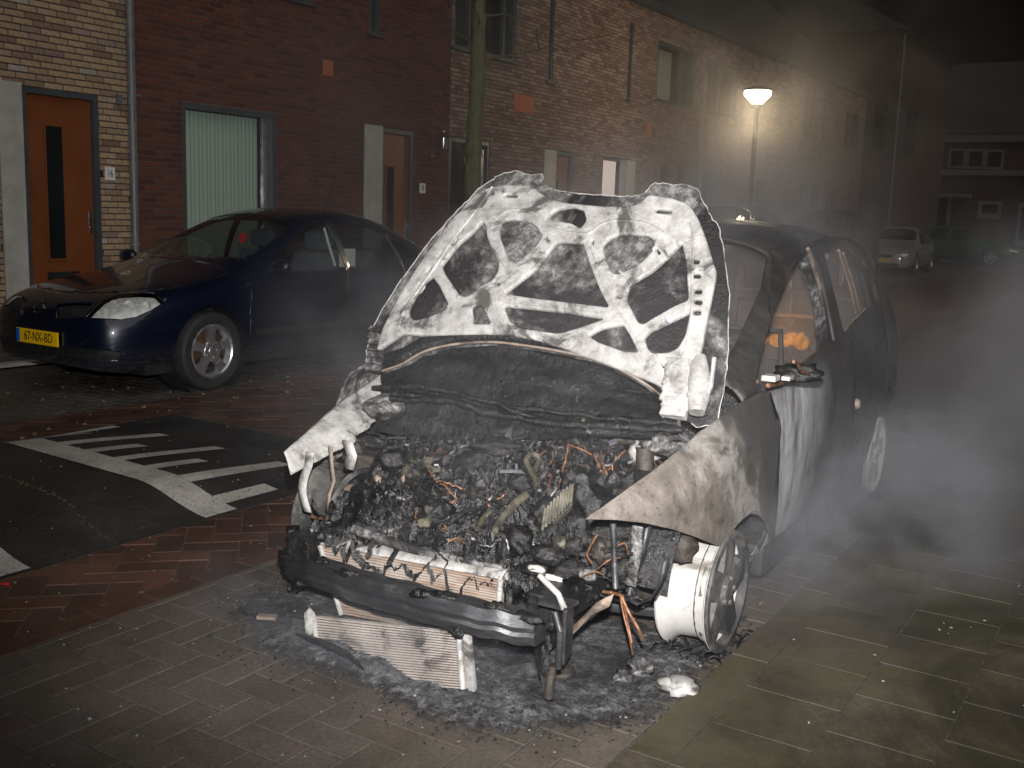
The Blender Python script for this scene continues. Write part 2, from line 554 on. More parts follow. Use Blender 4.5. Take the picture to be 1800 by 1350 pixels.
KERB_X, BAY_X, LANE_X, FAR_X, FARRED_X, WALK_X, WALL_X = -1.17, -3.15, -3.81, -5.95, -6.5, -8.6, -10.0
def paver_mesh(name, lx, ly, h=.03, b=.002):
    """a paver with worn, chamfered upper edges; top at z=0"""
    vs = []
    for (sx, sy, z) in ((lx / 2, ly / 2, -h), (lx / 2, ly / 2, -b), (lx / 2 - b, ly / 2 - b, 0)):
        vs += [(-sx, -sy, z), (sx, -sy, z), (sx, sy, z), (-sx, sy, z)]
    fs = [(8, 9, 10, 11)]
    for r0 in (0, 4):
        for k in range(4): fs.append((r0 + k, r0 + (k + 1) % 4, r0 + 4 + (k + 1) % 4, r0 + 4 + k))
    me = bpy.data.meshes.new(name)
    me.from_pydata(vs, [], fs)
    return me
def lay(parent, name, spots, lx, ly, mat, clip, zfn=lambda x, y: 0, most=300, joint=.004):
    """spots: (x, y, angle). Whole pavers that show largest become parts, the rest one mesh, cut at the border"""
    x0, x1, y0, y1 = clip
    me = paver_mesh(name, lx - joint, ly - joint)
    me.materials.append(MATS[mat])
    whole, rest = [], []
    hl = math.hypot(lx, ly) / 2
    for (x, y, a) in spots:
        if x + hl < x0 or x - hl > x1 or y + hl < y0 or y - hl > y1: continue
        c, s = math.cos(a), math.sin(a)
        cs = [(x + c * u - s * v, y + s * u + c * v) for u in (-lx / 2, lx / 2) for v in (-ly / 2, ly / 2)]
        inside = all(x0 - .004 <= q[0] <= x1 + .004 and y0 - .004 <= q[1] <= y1 + .004 for q in cs)
        if not inside and not (x0 < x < x1 and y0 < y < y1) and not any(x0 < q[0] < x1 and y0 < q[1] < y1 for q in cs): continue
        px, py, d = proj((x, y, 0))
        seen = d > .5 and -40 < px < 1840 and -40 < py < 1390
        (whole if inside and seen else rest).append((x, y, a, inside, d))
    whole.sort(key=lambda q: q[4])
    rest += whole[most:]
    for x, y, a, _, d in whole[:most]:
        o = link(name, me, None, parent)
        o.location = (x, y, zfn(x, y) + random.uniform(-.0012, .0008))
        o.rotation_euler = (random.gauss(0, .003), random.gauss(0, .003), a + random.gauss(0, .006))
    if rest:
        bm = bmesh.new()
        for x, y, a, inside, d in rest:
            b2 = bmesh.new(); b2.from_mesh(me)
            b2.transform(Matrix.Translation((x, y, zfn(x, y) + random.uniform(-.0025, .0015))) @ Matrix.Rotation(a, 4, 'Z'))
            if not inside:
                for co, no in (((x0, 0, 0), (-1, 0, 0)), ((x1, 0, 0), (1, 0, 0)), ((0, y0, 0), (0, -1, 0)), ((0, y1, 0), (0, 1, 0))):
                    bmesh.ops.bisect_plane(b2, geom=b2.verts[:] + b2.edges[:] + b2.faces[:], plane_co=co, plane_no=no, clear_outer=True)
            tmp = bpy.data.meshes.new('t'); b2.to_mesh(tmp); b2.free()
            bm.from_mesh(tmp); bpy.data.meshes.remove(tmp)
        m2 = bpy.data.meshes.new('further_' + name)
        bm.to_mesh(m2); bm.free()
        link('further_' + name, m2, mat, parent, 'stuff')
def herring(x0, x1, y0, y1, L, W, ang, cx=0, cy=0):
    """2:1 herringbone, turned by ang"""
    n = int((max(x1 - x0, y1 - y0) * 1.6) / W) + 6
    mx, my = (x0 + x1) / 2, (y0 + y1) / 2
    out = []
    c, s = math.cos(ang), math.sin(ang)
    for i in range(-n, n):
        for j in range(-n // 2, n // 2):
            # each row steps one brick width along the diagonal
            bx, by = i * W + j * 2 * L, i * W
            for (u, v, a) in ((bx + L / 2, by + W / 2, 0), (bx + L + W / 2, by + W - L / 2 , math.pi / 2)):
                x, y = mx + c * u - s * v + cx, my + s * u + c * v + cy
                if x0 - L < x < x1 + L and y0 - L < y < y1 + L: out.append((x, y, a + ang))
    return out
def running(x0, x1, y0, y1, L, W, along='y'):
    out = []
    if along == 'y':
        nx, ny = int((x1 - x0) / W) + 1, int((y1 - y0) / L) + 2
        for i in range(nx):
            for j in range(-1, ny): out.append((x0 + (i + .5) * W, y0 + (j + .5 + .5 * (i % 2)) * L, math.pi / 2))
    else:
        nx, ny = int((x1 - x0) / L) + 2, int((y1 - y0) / W) + 1
        for j in range(ny):
            for i in range(-1, nx): out.append((x0 + (i + .5 + .5 * (j % 2)) * L, y0 + (j + .5) * W, 0))
    return out

# parking bay of the burnt car
bay = sheet('parking_bay', BAY_X, KERB_X, -1, 30, -.0035, 'joint_dark'); bay['kind'] = 'structure'
lay(bay, 'paving_brick', herring(BAY_X, KERB_X, .6, 9, .24, .12, 0), .24, .12, 'paver_bay', (BAY_X + .001, KERB_X, .6, 9))
# carriageway: red clinker bricks, near border strip and the road beyond the hump
road = sheet('road', FARRED_X, BAY_X, -1, 120, -.0035, 'joint_sand'); road['kind'] = 'structure'
lay(road, 'red_brick', herring(LANE_X, BAY_X - .115, .6, 4.95, .24, .12, R(45)), .24, .12, 'paver_red', (LANE_X, BAY_X - .12, .6, 4.95))
lay(road, 'border_brick', running(BAY_X - .12, BAY_X - .001, .6, 14, .24, .12, 'y'), .24, .12, 'paver_red', (BAY_X - .12, BAY_X, .6, 14), most=60)
lay(road, 'red_brick', herring(FARRED_X, LANE_X, 1.0, 16, .24, .12, R(45), .05, .03), .24, .12, 'paver_red', (FARRED_X, FAR_X, 1.0, 4.95), most=120)
lay(road, 'red_brick', herring(FARRED_X, BAY_X, 4.0, 15, .24, .12, R(45), .05, .03), .24, .12, 'paver_red', (FARRED_X, BAY_X - .12, 4.95, 15), most=60)
sheet('far_road_surface', FARRED_X, BAY_X, 15, 120, .0, 'paver_red', road)
# speed hump of asphalt with painted teeth
def hump_z(x, y):
    def ss(a, b, t):
        t = min(1, max(0, (t - a) / (b - a))); return t * t * (3 - 2 * t)
    ez = ss(LANE_X, LANE_X - .55, x) * (1 - ss(FAR_X + .4, FAR_X, x))
    ey = ss(4.85, 3.35, y) * ss(.6, 2.2, y)
    return .006 + .095 * ez * ey
k = NT('asphalt')
co = k.coords()
n = k.noise(co, 170, 3, .7)
c = k.ramp(n, [(.3, (.012, .012, .012)), (.55, (.03, .03, .029)), (.75, (.10, .098, .092))])
n2 = k.noise(co, 2.2, 5, .6)
c = k.mix(.7, c, k.ramp(n2, [(.35, (.5, .5, .52)), (.65, (1.2, 1.2, 1.15))]), 'MULTIPLY')
n3 = k.noise(k.coords((1, 1, 1)), 420, 2, .6)
c = k.mix(k.ramp(n3, [(.66, (0, 0, 0)), (.72, (.55, .55, .55))]), c, (.30, .28, .26))
k.set(Base_Color=c, Roughness=k.ramp(n2, [(.3, (.34,) * 3), (.7, (.7,) * 3)]), Specular_IOR_Level=.5)
k.bump(n, .6, .005)
hump = MB().grid(lambda u, v: (FAR_X + u * (LANE_X - FAR_X), -.5 + v * 5.4, hump_z(FAR_X + u * (LANE_X - FAR_X), -.5 + v * 5.4)), 48, 90).build('speed_hump', 'asphalt', None, .8)
hump['kind'] = 'structure'
k = NT('road_paint')
co = k.coords()
n = k.noise(co, 60, 6, .75)
n2 = k.noise(co, 3.5, 5, .6, .3)
c = k.ramp(n2, [(.3, (.30, .285, .255)), (.7, (.56, .54, .49))])
c = k.mix(k.ramp(n, [(.36, (1, 1, 1)), (.46, (0, 0, 0))]), c, (.06, .06, .055))
k.set(Base_Color=c, Roughness=.65)
k.bump(n, .5, .003)
def marking(poly, name='road_marking'):
    """flat paint on the hump, 4 mm up, following its rise"""
    bm = bmesh.new()
    bm.faces.new([bm.verts.new((x, y, 0)) for x, y in poly])
    xs = [p[0] for p in poly]; ys = [p[1] for p in poly]
    for ax, lo, hi in ((0, min(xs), max(xs)), (1, min(ys), max(ys))):
        t = lo + .06
        while t < hi:
            pp = [0, 0, 0]; pp[ax] = t; nn = [0, 0, 0]; nn[ax] = 1
            bmesh.ops.bisect_plane(bm, geom=bm.verts[:] + bm.edges[:] + bm.faces[:], plane_co=pp, plane_no=nn)
            t += .06
    for v in bm.verts: v.co.z = hump_z(v.co.x, v.co.y) + .004
    bmesh.ops.recalc_face_normals(bm, faces=bm.faces)
    me = bpy.data.meshes.new(name)
    bm.to_mesh(me); bm.free()
    for p in me.polygons:
        if p.normal.z < 0: p.flip()
    return link(name, me, 'road_paint', hump)
def yb(x): return 3.33 + (LANE_X - x) * .06          # lower edge of the bar
bar = [(LANE_X - .012, yb(LANE_X)), (-5.93, yb(-5.93) - .02), (-5.93, yb(-5.93) + .20), (LANE_X - .012, yb(LANE_X) + .20)]
marking(bar)
for i, (xc, long_) in enumerate([(-3.965, 0), (-4.24, 1), (-4.53, 0), (-4.81, 1), (-5.09, 0), (-5.36, 1), (-5.64, 0), (-5.87, 1)]):
    y0 = yb(xc) + .199
    marking([(xc - .05, y0), (xc + .05, y0), (xc + .05, y0 + (.72 if long_ else .36)), (xc - .05, y0 + (.72 if long_ else .36))])
marking([(LANE_X - .012, 2.42), (-5.93, 2.42 + .1), (-5.93, 1.9), (LANE_X - .012, 1.9)])
# moss in the crack along the crest
plain('moss', (.045, .048, .02), .95, 0, .5, 60, .5, 200)
m = MB()
pts = [(-3.83, 2.84), (-4.1, 2.86), (-4.5, 2.95), (-4.8, 2.98), (-5.2, 3.03), (-5.6, 3.03)]
for (ax, ay), (bx, by) in zip(pts, pts[1:]):
    for t in range(26):
        s_ = (t + random.random()) / 26
        x, y = ax + (bx - ax) * s_ + random.gauss(0, .008), ay + (by - ay) * s_ + random.gauss(0, .008)
        r_ = random.uniform(.0015, .0045) * (1.0 if x < -4.0 else .7)
        m.box((x, y, hump_z(x, y) + .002), (r_ * 3, r_ * 3, r_ * 1.2), Matrix.Rotation(random.random() * 3, 3, 'Z'), .5)
m.build('crack_moss', 'moss', None)
bpy.data.objects['crack_moss']['kind'] = 'stuff'

# far side: grey clinker parking strip, then a footway to the doors
strip = sheet('parking_strip', WALK_X, FARRED_X, -1, 120, -.008, 'joint_dark'); strip['kind'] = 'structure'
lay(strip, 'grey_brick', running(WALK_X, FARRED_X, 2.2, 15, .21, .105, 'x'), .21, .105, 'paver_grey', (WALK_X, FARRED_X, 2.2, 15))
sheet('far_strip_surface', WALK_X, FARRED_X, 15, 120, 0, 'paver_grey', strip)
walk2 = sheet('front_walk', WALL_X - .3, WALK_X, -1, 120, .032, 'joint_dark'); walk2['kind'] = 'structure'
lay(walk2, 'paving_tile', running(WALL_X, WALK_X - .12, 2.2, 15, .3, .3, 'x'), .3, .3, 'paver_grey', (WALL_X, WALK_X - .12, 2.2, 15), lambda x, y: .04)
lay(walk2, 'kerb_stone', [(WALK_X - .06, y_ * 1.0, math.pi / 2) for y_ in range(1, 18)], 1.0, .12, 'concrete', (WALK_X - .12, WALK_X, .5, 18), lambda x, y: .045)

# near footway: mossy tiles behind a low kerb
WZ = .03
foot = sheet('footway', KERB_X + .001, 12, -1, 120, WZ - .0022, 'joint_dark'); foot['kind'] = 'structure'
lay(foot, 'kerb_stone', [(KERB_X + .065, .5 + y_ * .8, math.pi / 2) for y_ in range(0, 34)], .8, .13, 'tile_mossy', (KERB_X, KERB_X + .13, .2, 27), lambda x, y: WZ + .004)
lay(foot, 'paving_tile', running(KERB_X + .13, 2.3, 1.3, 14, .3, .3, 'y'), .3, .3, 'tile_mossy', (KERB_X + .13, 2.3, 1.3, 14), lambda x, y: WZ)
sheet('far_footway_surface', KERB_X + .13, 12, 14, 120, WZ, 'tile_mossy', foot)
sheet('side_footway_surface', 2.3, 12, -1, 14, WZ, 'tile_mossy', foot)
# grit, leaves and crumbs of foam on the paving
plain('crumb_white', (.26, .26, .25), .8, 0, .2, 60, .2, 200)
plain('crumb_grey', (.20, .19, .18), .8, 0, .4, 60, .2, 200)
plain('leaf_litter', (.16, .09, .04), .8, 0, .5, 60, .2, 200)
def scatter(name, n, fn, mat, r0, r1, seed):
    rnd = random.Random(seed)
    m = MB()
    for _ in range(n):
        x, y, z = fn(rnd)
        r_ = rnd.uniform(r0, r1)
        m.box((x, y, z + r_ * .25), (r_ * 2, r_ * rnd.uniform(.8, 1.8), r_ * .6), Matrix.Rotation(rnd.random() * 6.3, 3, 'Z') @ Matrix.Rotation(rnd.gauss(0, .3), 3, 'X'), .6)
    o = m.build(name, mat)
    o['kind'] = 'stuff'
    return o
scatter('grit', 900, lambda q: (lambda x, y: (x, y, hump_z(x, y) if FAR_X < x < LANE_X and y < 4.9 else 0))(q.uniform(-6.4, -1.2), q.uniform(1.3, 9)), 'crumb_grey', .0015, .006, 1)
scatter('foam_crumbs', 70, lambda q: (q.gauss(-2.2, .8), q.gauss(2.1, .6), .002) if q.random() < .45 else (lambda x: (x, q.uniform(1.8, 6), WZ + .002))(q.uniform(-1.1, .2)), 'crumb_white', .0015, .006, 2)
scatter('leaf_litter', 260, lambda q: (q.uniform(-8.5, -6.0), q.uniform(3, 12), .004), 'leaf_litter', .006, .018, 3)
# ------------------------------------------------------------------ terraced houses (front plane at WALL_X)
FX = WALL_X
ROOF_Z = 5.75
def brick_wall(house, wallname, y0, y1, z0, z1, holes, bmat, mmat, BL=.22, BH=.0655, joint=.011, most=300):
    """wall > brick: stretcher bond with recessed mortar, openings left free; nearest bricks are parts, the others one mesh"""
    off = xyz(house)
    m = MB()
    # mortar backing, split around the openings
    ys = sorted({y0, y1, *[h[0] for h in holes], *[h[1] for h in holes]})
    zs = sorted({z0, z1, *[h[2] for h in holes], *[h[3] for h in holes]})
    ys = [q for q in ys if y0 <= q <= y1]; zs = [q for q in zs if z0 <= q <= z1]
    for a, b in zip(ys, ys[1:]):
        for c_, d_ in zip(zs, zs[1:]):
            if any(h[0] < (a + b) / 2 < h[1] and h[2] < (c_ + d_) / 2 < h[3] for h in holes): continue
            m.box2((FX - .25, a, c_), (FX - .009, b, d_))
    wall = m.build(wallname, mmat, house, off=off)
    bm_v, bm_f = [], []
    cand = []
    rows = int((z1 - z0) / BH)
    for r_ in range(rows):
        z = z0 + r_ * BH
        segs = [(y0, y1)]
        for h in holes:
            if h[2] < z + BH * .5 < h[3]:
                ns = []
                for a, b in segs:
                    if h[1] <= a or h[0] >= b: ns.append((a, b)); continue
                    if h[0] > a: ns.append((a, h[0]))
                    if h[1] < b: ns.append((h[1], b))
                segs = ns
        sh = (r_ * .618 % 1) * BL
        for a, b in segs:
            t = y0 - BL + sh
            while t < b:
                c0, c1 = max(t, a), min(t + BL, b)
                if c1 - c0 > .03: cand.append((c0 + joint / 2, c1 - joint / 2, z + joint / 2, z + BH - joint / 2, c1 - c0 > BL - .001))
                t += BL
    near = []
    for q in cand:
        px, py, d = proj((FX, (q[0] + q[1]) / 2, q[2]))
        if q[4] and d > 0 and -10 < px < 1810 and -5 < py < 460: near.append((d, q))
    near.sort(key=lambda e: e[0])
    chosen = {id(q) for _, q in near[:most]}
    bl, bh = BL - joint, BH - joint
    tmpl = bpy.data.meshes.new('brick')
    tmpl.from_pydata([(-.012, -bl / 2, -bh / 2), (-.012, bl / 2, -bh / 2), (-.012, bl / 2, bh / 2), (-.012, -bl / 2, bh / 2), (0, -bl / 2 + .002, -bh / 2 + .002), (0, bl / 2 - .002, -bh / 2 + .002), (0, bl / 2 - .002, bh / 2 - .002), (0, -bl / 2 + .002, bh / 2 - .002)], [], [(4, 5, 6, 7), (0, 1, 5, 4), (1, 2, 6, 5), (2, 3, 7, 6), (3, 0, 4, 7)])
    tmpl.materials.append(MATS[bmat])
    mm = MB()
    for q in cand:
        pr = random.gauss(0, .0015)
        if id(q) in chosen:
            o = link('brick', tmpl, None, wall)
            o.location = Vector((FX + pr, (q[0] + q[1]) / 2, (q[2] + q[3]) / 2)) - off
        else:
            a, b, c_, d_ = q[:4]
            mm.add([(FX - .012, a, c_), (FX - .012, b, c_), (FX - .012, b, d_), (FX - .012, a, d_), (FX + pr, a + .002, c_ + .002), (FX + pr, b - .002, c_ + .002), (FX + pr, b - .002, d_ - .002), (FX + pr, a + .002, d_ - .002)],
                   [(4, 5, 6, 7), (0, 1, 5, 4), (1, 2, 6, 5), (2, 3, 7, 6), (3, 0, 4, 7)])
    mm.build('further_brick', bmat, wall, off=off, kind='stuff')
    return wall
def frame_part(house, name, y0, y1, z0, z1, t, mat='frame_grey', dep=.07, x=None, parent=None):
    """a rectangular frame standing in an opening"""
    x = FX - .02 if x is None else x
    m = MB()
    m.box2((x - dep, y0, z0), (x, y0 + t, z1)); m.box2((x - dep, y1 - t, z0), (x, y1, z1))
    m.box2((x - dep, y0 + t, z1 - t), (x, y1 - t, z1)); m.box2((x - dep, y0 + t, z0), (x, y1 - t, z0 + t * .8))
    return m.build(name, mat, parent or house, off=xyz(house))
def slab(house, name, a, b, mat, parent=None, bevel=None):
    return MB().box2(a, b).build(name, mat, parent or house, off=xyz(house), bevel=bevel)
def door(house, y0, y1, ztop, mat='door_orange', lite=None, slot=False, handle=None):
    """door > frame, glazed slit, letter slot, handle"""
    off = xyz(house)
    d = MB().box2((FX - .11, y0 + .06, .06), (FX - .06, y1 - .06, ztop - .07)).build('door', mat, house, off=off)
    m = MB()
    for a, b in ((y0, y0 + .055), (y1 - .055, y1)): m.box2((FX - .12, a, .04), (FX - .012, b, ztop))
    m.box2((FX - .12, y0 + .055, ztop - .065), (FX - .012, y1 - .055, ztop))
    m.build('door_frame', 'frame_grey', d, off=off)
    if lite:
        a, b, c_, e = lite
        m = MB()
        t = .022
        m.box2((FX - .06, a - t, c_ - t), (FX - .045, a, e + t)); m.box2((FX - .06, b, c_ - t), (FX - .045, b + t, e + t))
        m.box2((FX - .06, a, e), (FX - .045, b, e + t)); m.box2((FX - .06, a, c_ - t), (FX - .045, b, c_))
        m.build('glazing_bead', mat, d, off=off)
        slab(house, 'door_glass', (FX - .062, a, c_), (FX - .052, b, e), 'dark_glass', d)
    if slot:
        a, b, c_, e = slot
        m = MB().box2((FX - .062, a, c_), (FX - .048, b, e))
        m.box2((FX - .05, a + .02, c_ + .03), (FX - .042, b - .02, e - .015))
        m.build('letter_slot', 'black_plastic', d, off=off)
    if handle:
        y, z = handle
        m = MB().box2((FX - .062, y - .016, z - .12), (FX - .048, y + .016, z + .12))
        m.tube([(FX - .05, y, z + .04), (FX - .005, y, z + .04), (FX - .005, y - .055, z + .04)], .007, 10)
        m.tube([(FX - .05, y, z - .06), (FX - .035, y, z - .06)], .014, 10)
        m.build('door_handle', 'steel', d, .6, off=off)
    return d
def window(house, y0, y1, z0, z1, mull=(), name='window', sash=True, back=True, curtain=None):
    """window > frame, glass, sill"""
    off = xyz(house)
    f = frame_part(house, name, y0, y1, z0, z1, .06, dep=.10, x=FX - .015)
    for q in mull:
        MB().box2((FX - .10, q - .03, z0 + .05), (FX - .03, q + .03, z1 - .06)).build('mullion', 'frame_grey', f, off=off)
    slab(house, 'pane', (FX - .085, y0 + .06, z0 + .048), (FX - .078, y1 - .06, z1 - .06), 'clear_glass', f)
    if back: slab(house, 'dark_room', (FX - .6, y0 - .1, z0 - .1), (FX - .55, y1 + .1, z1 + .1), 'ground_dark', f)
    MB().box2((FX - .02, y0 - .06, z0 - .035), (FX + .05, y1 + .06, z0 - .001)).build('sill', 'frame_grey', f, off=off)
    if curtain:
        m = MB()
        n = int((curtain[1] - curtain[0]) / .03)
        for i in range(n):
            a = curtain[0] + i * .03
            m.box2((FX - .25 - .02 * (i % 2), a, z0 + .1), (FX - .235 - .02 * (i % 2), a + .031, z1 - .1))
        m.build('curtain', curtain[2], f, off=off)
    return f
def downpipe(house, y, z0, z1, label=None, x=FX + .055, r=.045):
    off = xyz(house)
    o = MB().tube([(x, y, z0), (x, y, z1)], r, 12).build('downpipe', 'pipe_grey', house, .8, off=off)
    for z in (1.0, 2.55, 4.3):
        if z0 < z < z1:
            MB().lathe([(r + .006, -.02), (r + .008, 0), (r + .006, .02)], (x, y, z), (0, 0, 1), 12).box2((FX, y - .012, z - .012), (x, y + .012, z + .012)).build('pipe_clip', 'pipe_grey', o, off=off)
    return o

# --- number 16: beige brick, orange door, concrete pier
D16 = (6.45, 7.33, .04, 2.60)
h16 = thing('terraced_house', 'beige brick terraced house numbered 16 with bright orange door and letter slot', 'house', (FX, 5.5, 0))
PIER16 = (6.19, 6.45, 0.03, 2.615)
brick_wall(h16, 'wall', 3.6, 7.72, .03, ROOF_Z, [D16, PIER16], 'brick_beige', 'mortar_dark')
slab(h16, 'concrete_pier', (FX - .2, PIER16[0] + .002, .035), (FX + .012, PIER16[1] - .002, 2.613), 'concrete', bevel=.006)
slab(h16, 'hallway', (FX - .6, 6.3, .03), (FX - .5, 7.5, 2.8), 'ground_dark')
door(h16, D16[0], D16[1], 2.59, 'door_orange', (6.73, 6.92, .86, 2.22), (6.70, 7.08, .60, .72), (7.235, 1.24))
# number plate and bell
pl = slab(h16, 'number_plate', (FX + .001, 7.385, 1.70), (FX + .013, 7.51, 1.84), 'white_enamel', bevel=.003)
text_mesh('16', .115, 'print_black', pl, (.0145, 7.4475 - 5.5, 1.77), (0, 1, 0), (0, 0, 1), sx=.62)
slab(h16, 'doorbell', (FX - .012, 7.34, 1.73), (FX + .01, 7.365, 1.79), 'black_plastic')
slab(h16, 'wall_box', (FX + .001, 7.55, 2.52), (FX + .03, 7.62, 2.62), 'pipe_grey')
downpipe(h16, 7.72, .03, ROOF_Z)
m = MB().tube([(FX + .05, 7.77, 2.63), (FX + .05, 7.84, 2.63)], .014, 8)
m.build('pipe_bracket', 'pipe_grey', h16, off=xyz(h16))

# --- number 18: dark red brick
W18 = (8.45, 9.96, .7, 2.63); D18 = (12.06, 12.79, .04, 2.65); P18 = (11.66, 12.06, .03, 2.66)
U18 = (9.0, 10.6, 4.08, 5.5); S18 = (11.74, 11.97, 3.9, 5.5)
h18 = thing('terraced_house', 'dark red brick terraced house numbered 18 with pale green vertical blind', 'house', (FX, 10.5, 0))
brick_wall(h18, 'wall', 7.725, 13.685, .03, ROOF_Z, [W18, D18, P18, U18, S18], 'brick_red', 'mortar_grey')
f = window(h18, *W18[:2], W18[2], W18[3], back=False)
slab(h18, 'alloy_track', (FX - .1, 9.80, .76), (FX - .03, 9.90, 2.57), 'frame_alu', f)
# vertical blind: every slat its own strip, turned a little
for i in range(22):
    y = 8.49 + i * .0625
    if y > 9.80: break
    me = MB().grid(lambda u, v: (.012 * math.sin(u * math.pi), (u - .5) * .074, .80 + v * 1.76), 4, 1).mesh('blind_slat')
    smooth(me)
    o = link('blind_slat', me, 'blind', h18)
    o.location = (-.17 + .004 * (i % 2), y - 10.5, 0)
    o.rotation_euler[2] = R(random.uniform(-9, -3))
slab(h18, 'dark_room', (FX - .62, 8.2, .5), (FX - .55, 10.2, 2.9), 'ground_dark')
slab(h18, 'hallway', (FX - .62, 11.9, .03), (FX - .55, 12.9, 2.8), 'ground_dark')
window(h18, *U18)
window(h18, *S18)
slab(h18, 'concrete_pier', (FX - .2, P18[0] + .002, .035), (FX + .012, P18[1] - .002, 2.658), 'concrete', bevel=.006)
door(h18, D18[0], D18[1], 2.64, 'door_orange', (12.22, 12.39, .8, 2.1), None, (12.70, 1.2))
slab(h18, 'vent_tile', (FX - .01, 10.80, 3.22), (FX + .008, 11.0, 3.42), 'terracotta')
pl = slab(h18, 'number_plate', (FX + .001, 12.94, 1.74), (FX + .013, 13.08, 1.89), 'white_enamel', bevel=.003)
text_mesh('18', .12, 'print_black', pl, (.0145, 13.01 - 10.5, 1.815), (0, 1, 0), (0, 0, 1), sx=.6)
wl = MB().lathe([(.0, 0), (.055, .0), (.06, .015), (0, .02)], (FX, 13.22, 2.28), (1, 0, 0), 16).tube([(FX + .02, 13.22, 2.28), (FX + .10, 13.24, 2.27), (FX + .13, 13.3, 2.34), (FX + .13, 13.36, 2.46)], .011, 8)
wl = wl.build('wall_lantern', 'black_plastic', h18, .6, off=xyz(h18))
m = MB().lathe([(.0, .0), (.05, .0), (.075, .16), (.075, .17), (0, .2)], (FX + .13, 13.36, 2.42), (0, 0, 1), 12)
m.build('lantern_glass', 'steel', wl, .6, off=xyz(h18))
m = MB().lathe([(.085, .0), (.05, .05), (.012, .07), (.012, .11)], (FX + .13, 13.36, 2.6), (0, 0, 1), 12)
m.build('lantern_cap', 'steel', wl, .6, off=xyz(h18))

# --- number 20: brown-beige brick, two doors
G20 = (13.70, 14.84, .5, 2.63); U20 = (13.75, 15.51, 4.0, 5.45); S20a = (16.60, 16.77, 3.82, 5.45); S20b = (19.74, 19.90, 3.83, 5.36)
D20 = (17.01, 17.62, .04, 2.64); P20 = (16.58, 17.01, .03, 2.64); D22 = (18.83, 19.63, .04, 2.64); P22 = (19.63, 20.28, .03, 2.65)
U22 = (21.12, 23.17, 3.97, 5.2); SW1 = (21.55, 21.95, 1.3, 2.63); SW2 = (22.5, 22.92, 1.3, 2.63)
h20 = thing('terraced_house', 'brown brick terraced house with narrow upright windows and an open lit front door', 'house', (FX, 18.5, 0))
brick_wall(h20, 'wall', 13.69, 23.6, .03, ROOF_Z, [G20, U20, S20a, S20b, D20, P20, D22, P22, U22, SW1, SW2], 'brick_brown', 'mortar_dark')
f = window(h20, *G20)
slab(h20, 'alloy_track', (FX - .1, 14.55, .6), (FX - .03, 14.70, 2.5), 'frame_alu', f)
slab(h20, 'inner_panel', (FX - .32, 13.8, .5), (FX - .3, 14.4, 1.6), 'door_brown', f)
window(h20, *U20, mull=(14.2, 15.2))
window(h20, *S20a); window(h20, *S20b)
slab(h20, 'concrete_pier', (FX - .2, P20[0] + .002, .035), (FX + .012, P20[1] - .002, 2.638), 'concrete', bevel=.006)
slab(h20, 'concrete_pier', (FX - .2, P22[0] + .25, .035), (FX + .012, P22[1] - .002, 2.638), 'concrete', bevel=.006)
door(h20, D20[0], D20[1], 2.63, 'door_brown', (17.12, 17.2, .8, 2.1), None, (17.5, 1.2))
emit('hall_wall_glow', (1.0, .78, .66), .55)  # hall wall glows by itself in place of a lamp indoors
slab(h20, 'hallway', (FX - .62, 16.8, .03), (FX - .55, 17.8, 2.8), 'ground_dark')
slab(h20, 'glowing_hall_wall', (FX - 2.2, 19.635, .03), (FX - .14, 19.70, 2.7), 'hall_wall_glow')
frame_part(h20, 'open_door_frame', 18.83, 19.63, .04, 2.64, .06)
m = MB().box((FX - .45, 18.86, 1.33), (.62, .045, 2.5)); m.build('open_door', 'frame_grey', h20, off=xyz(h20))
slab(h20, 'vent_panel', (FX - .01, 15.51, 3.21), (FX + .008, 16.17, 3.50), 'terracotta')
slab(h20, 'vent_tile', (FX - .01, 20.75, 3.15), (FX + .008, 20.95, 3.45), 'terracotta')
window(h20, *U22, mull=(22.45,), curtain=(21.2, 22.35, 'white_frame'))
window(h20, *SW1); window(h20, *SW2)
downpipe(h20, 23.6, .03, 4.9)
# --- numbers further along
def far_house(y0, y1, label, openings, doors, bm_='brick_brown'):
    h = thing('terraced_house', label, 'house', (FX, (y0 + y1) / 2, 0))
    brick_wall(h, 'wall', y0, y1, .03, ROOF_Z, openings + doors, bm_, 'mortar_dark', most=40)
    for o_ in openings: window(h, *o_, mull=((o_[0] + o_[1]) / 2,) if o_[1] - o_[0] > 1 else ())
    for o_ in doors:
        door(h, o_[0], o_[1], o_[3] - .01, 'door_brown', (o_[0] + .2, o_[0] + .3, .8, 2.1))
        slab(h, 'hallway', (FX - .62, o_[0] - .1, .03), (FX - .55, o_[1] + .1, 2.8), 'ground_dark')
    return h
h24 = far_house(23.61, 30.6, 'brown brick terraced house behind the lit street lamp', [(23.75, 25.76, 4.0, 5.2), (23.9, 25.0, .8, 2.64), (27.6, 28.4, 1.0, 2.64)], [(26.3, 27.2, .04, 2.64)])
h26 = far_house(30.61, 38.0, 'brown brick terraced house at the end of the row with white downpipe', [(31.2, 32.6, 4.0, 5.2), (31.4, 31.9, 1.3, 2.64), (32.5, 33.0, 1.3, 2.64), (35.6, 37.2, 4.0, 5.2)], [(34.1, 35.0, .04, 2.64)])
downpipe(h26, 33.2, .03, 5.6)
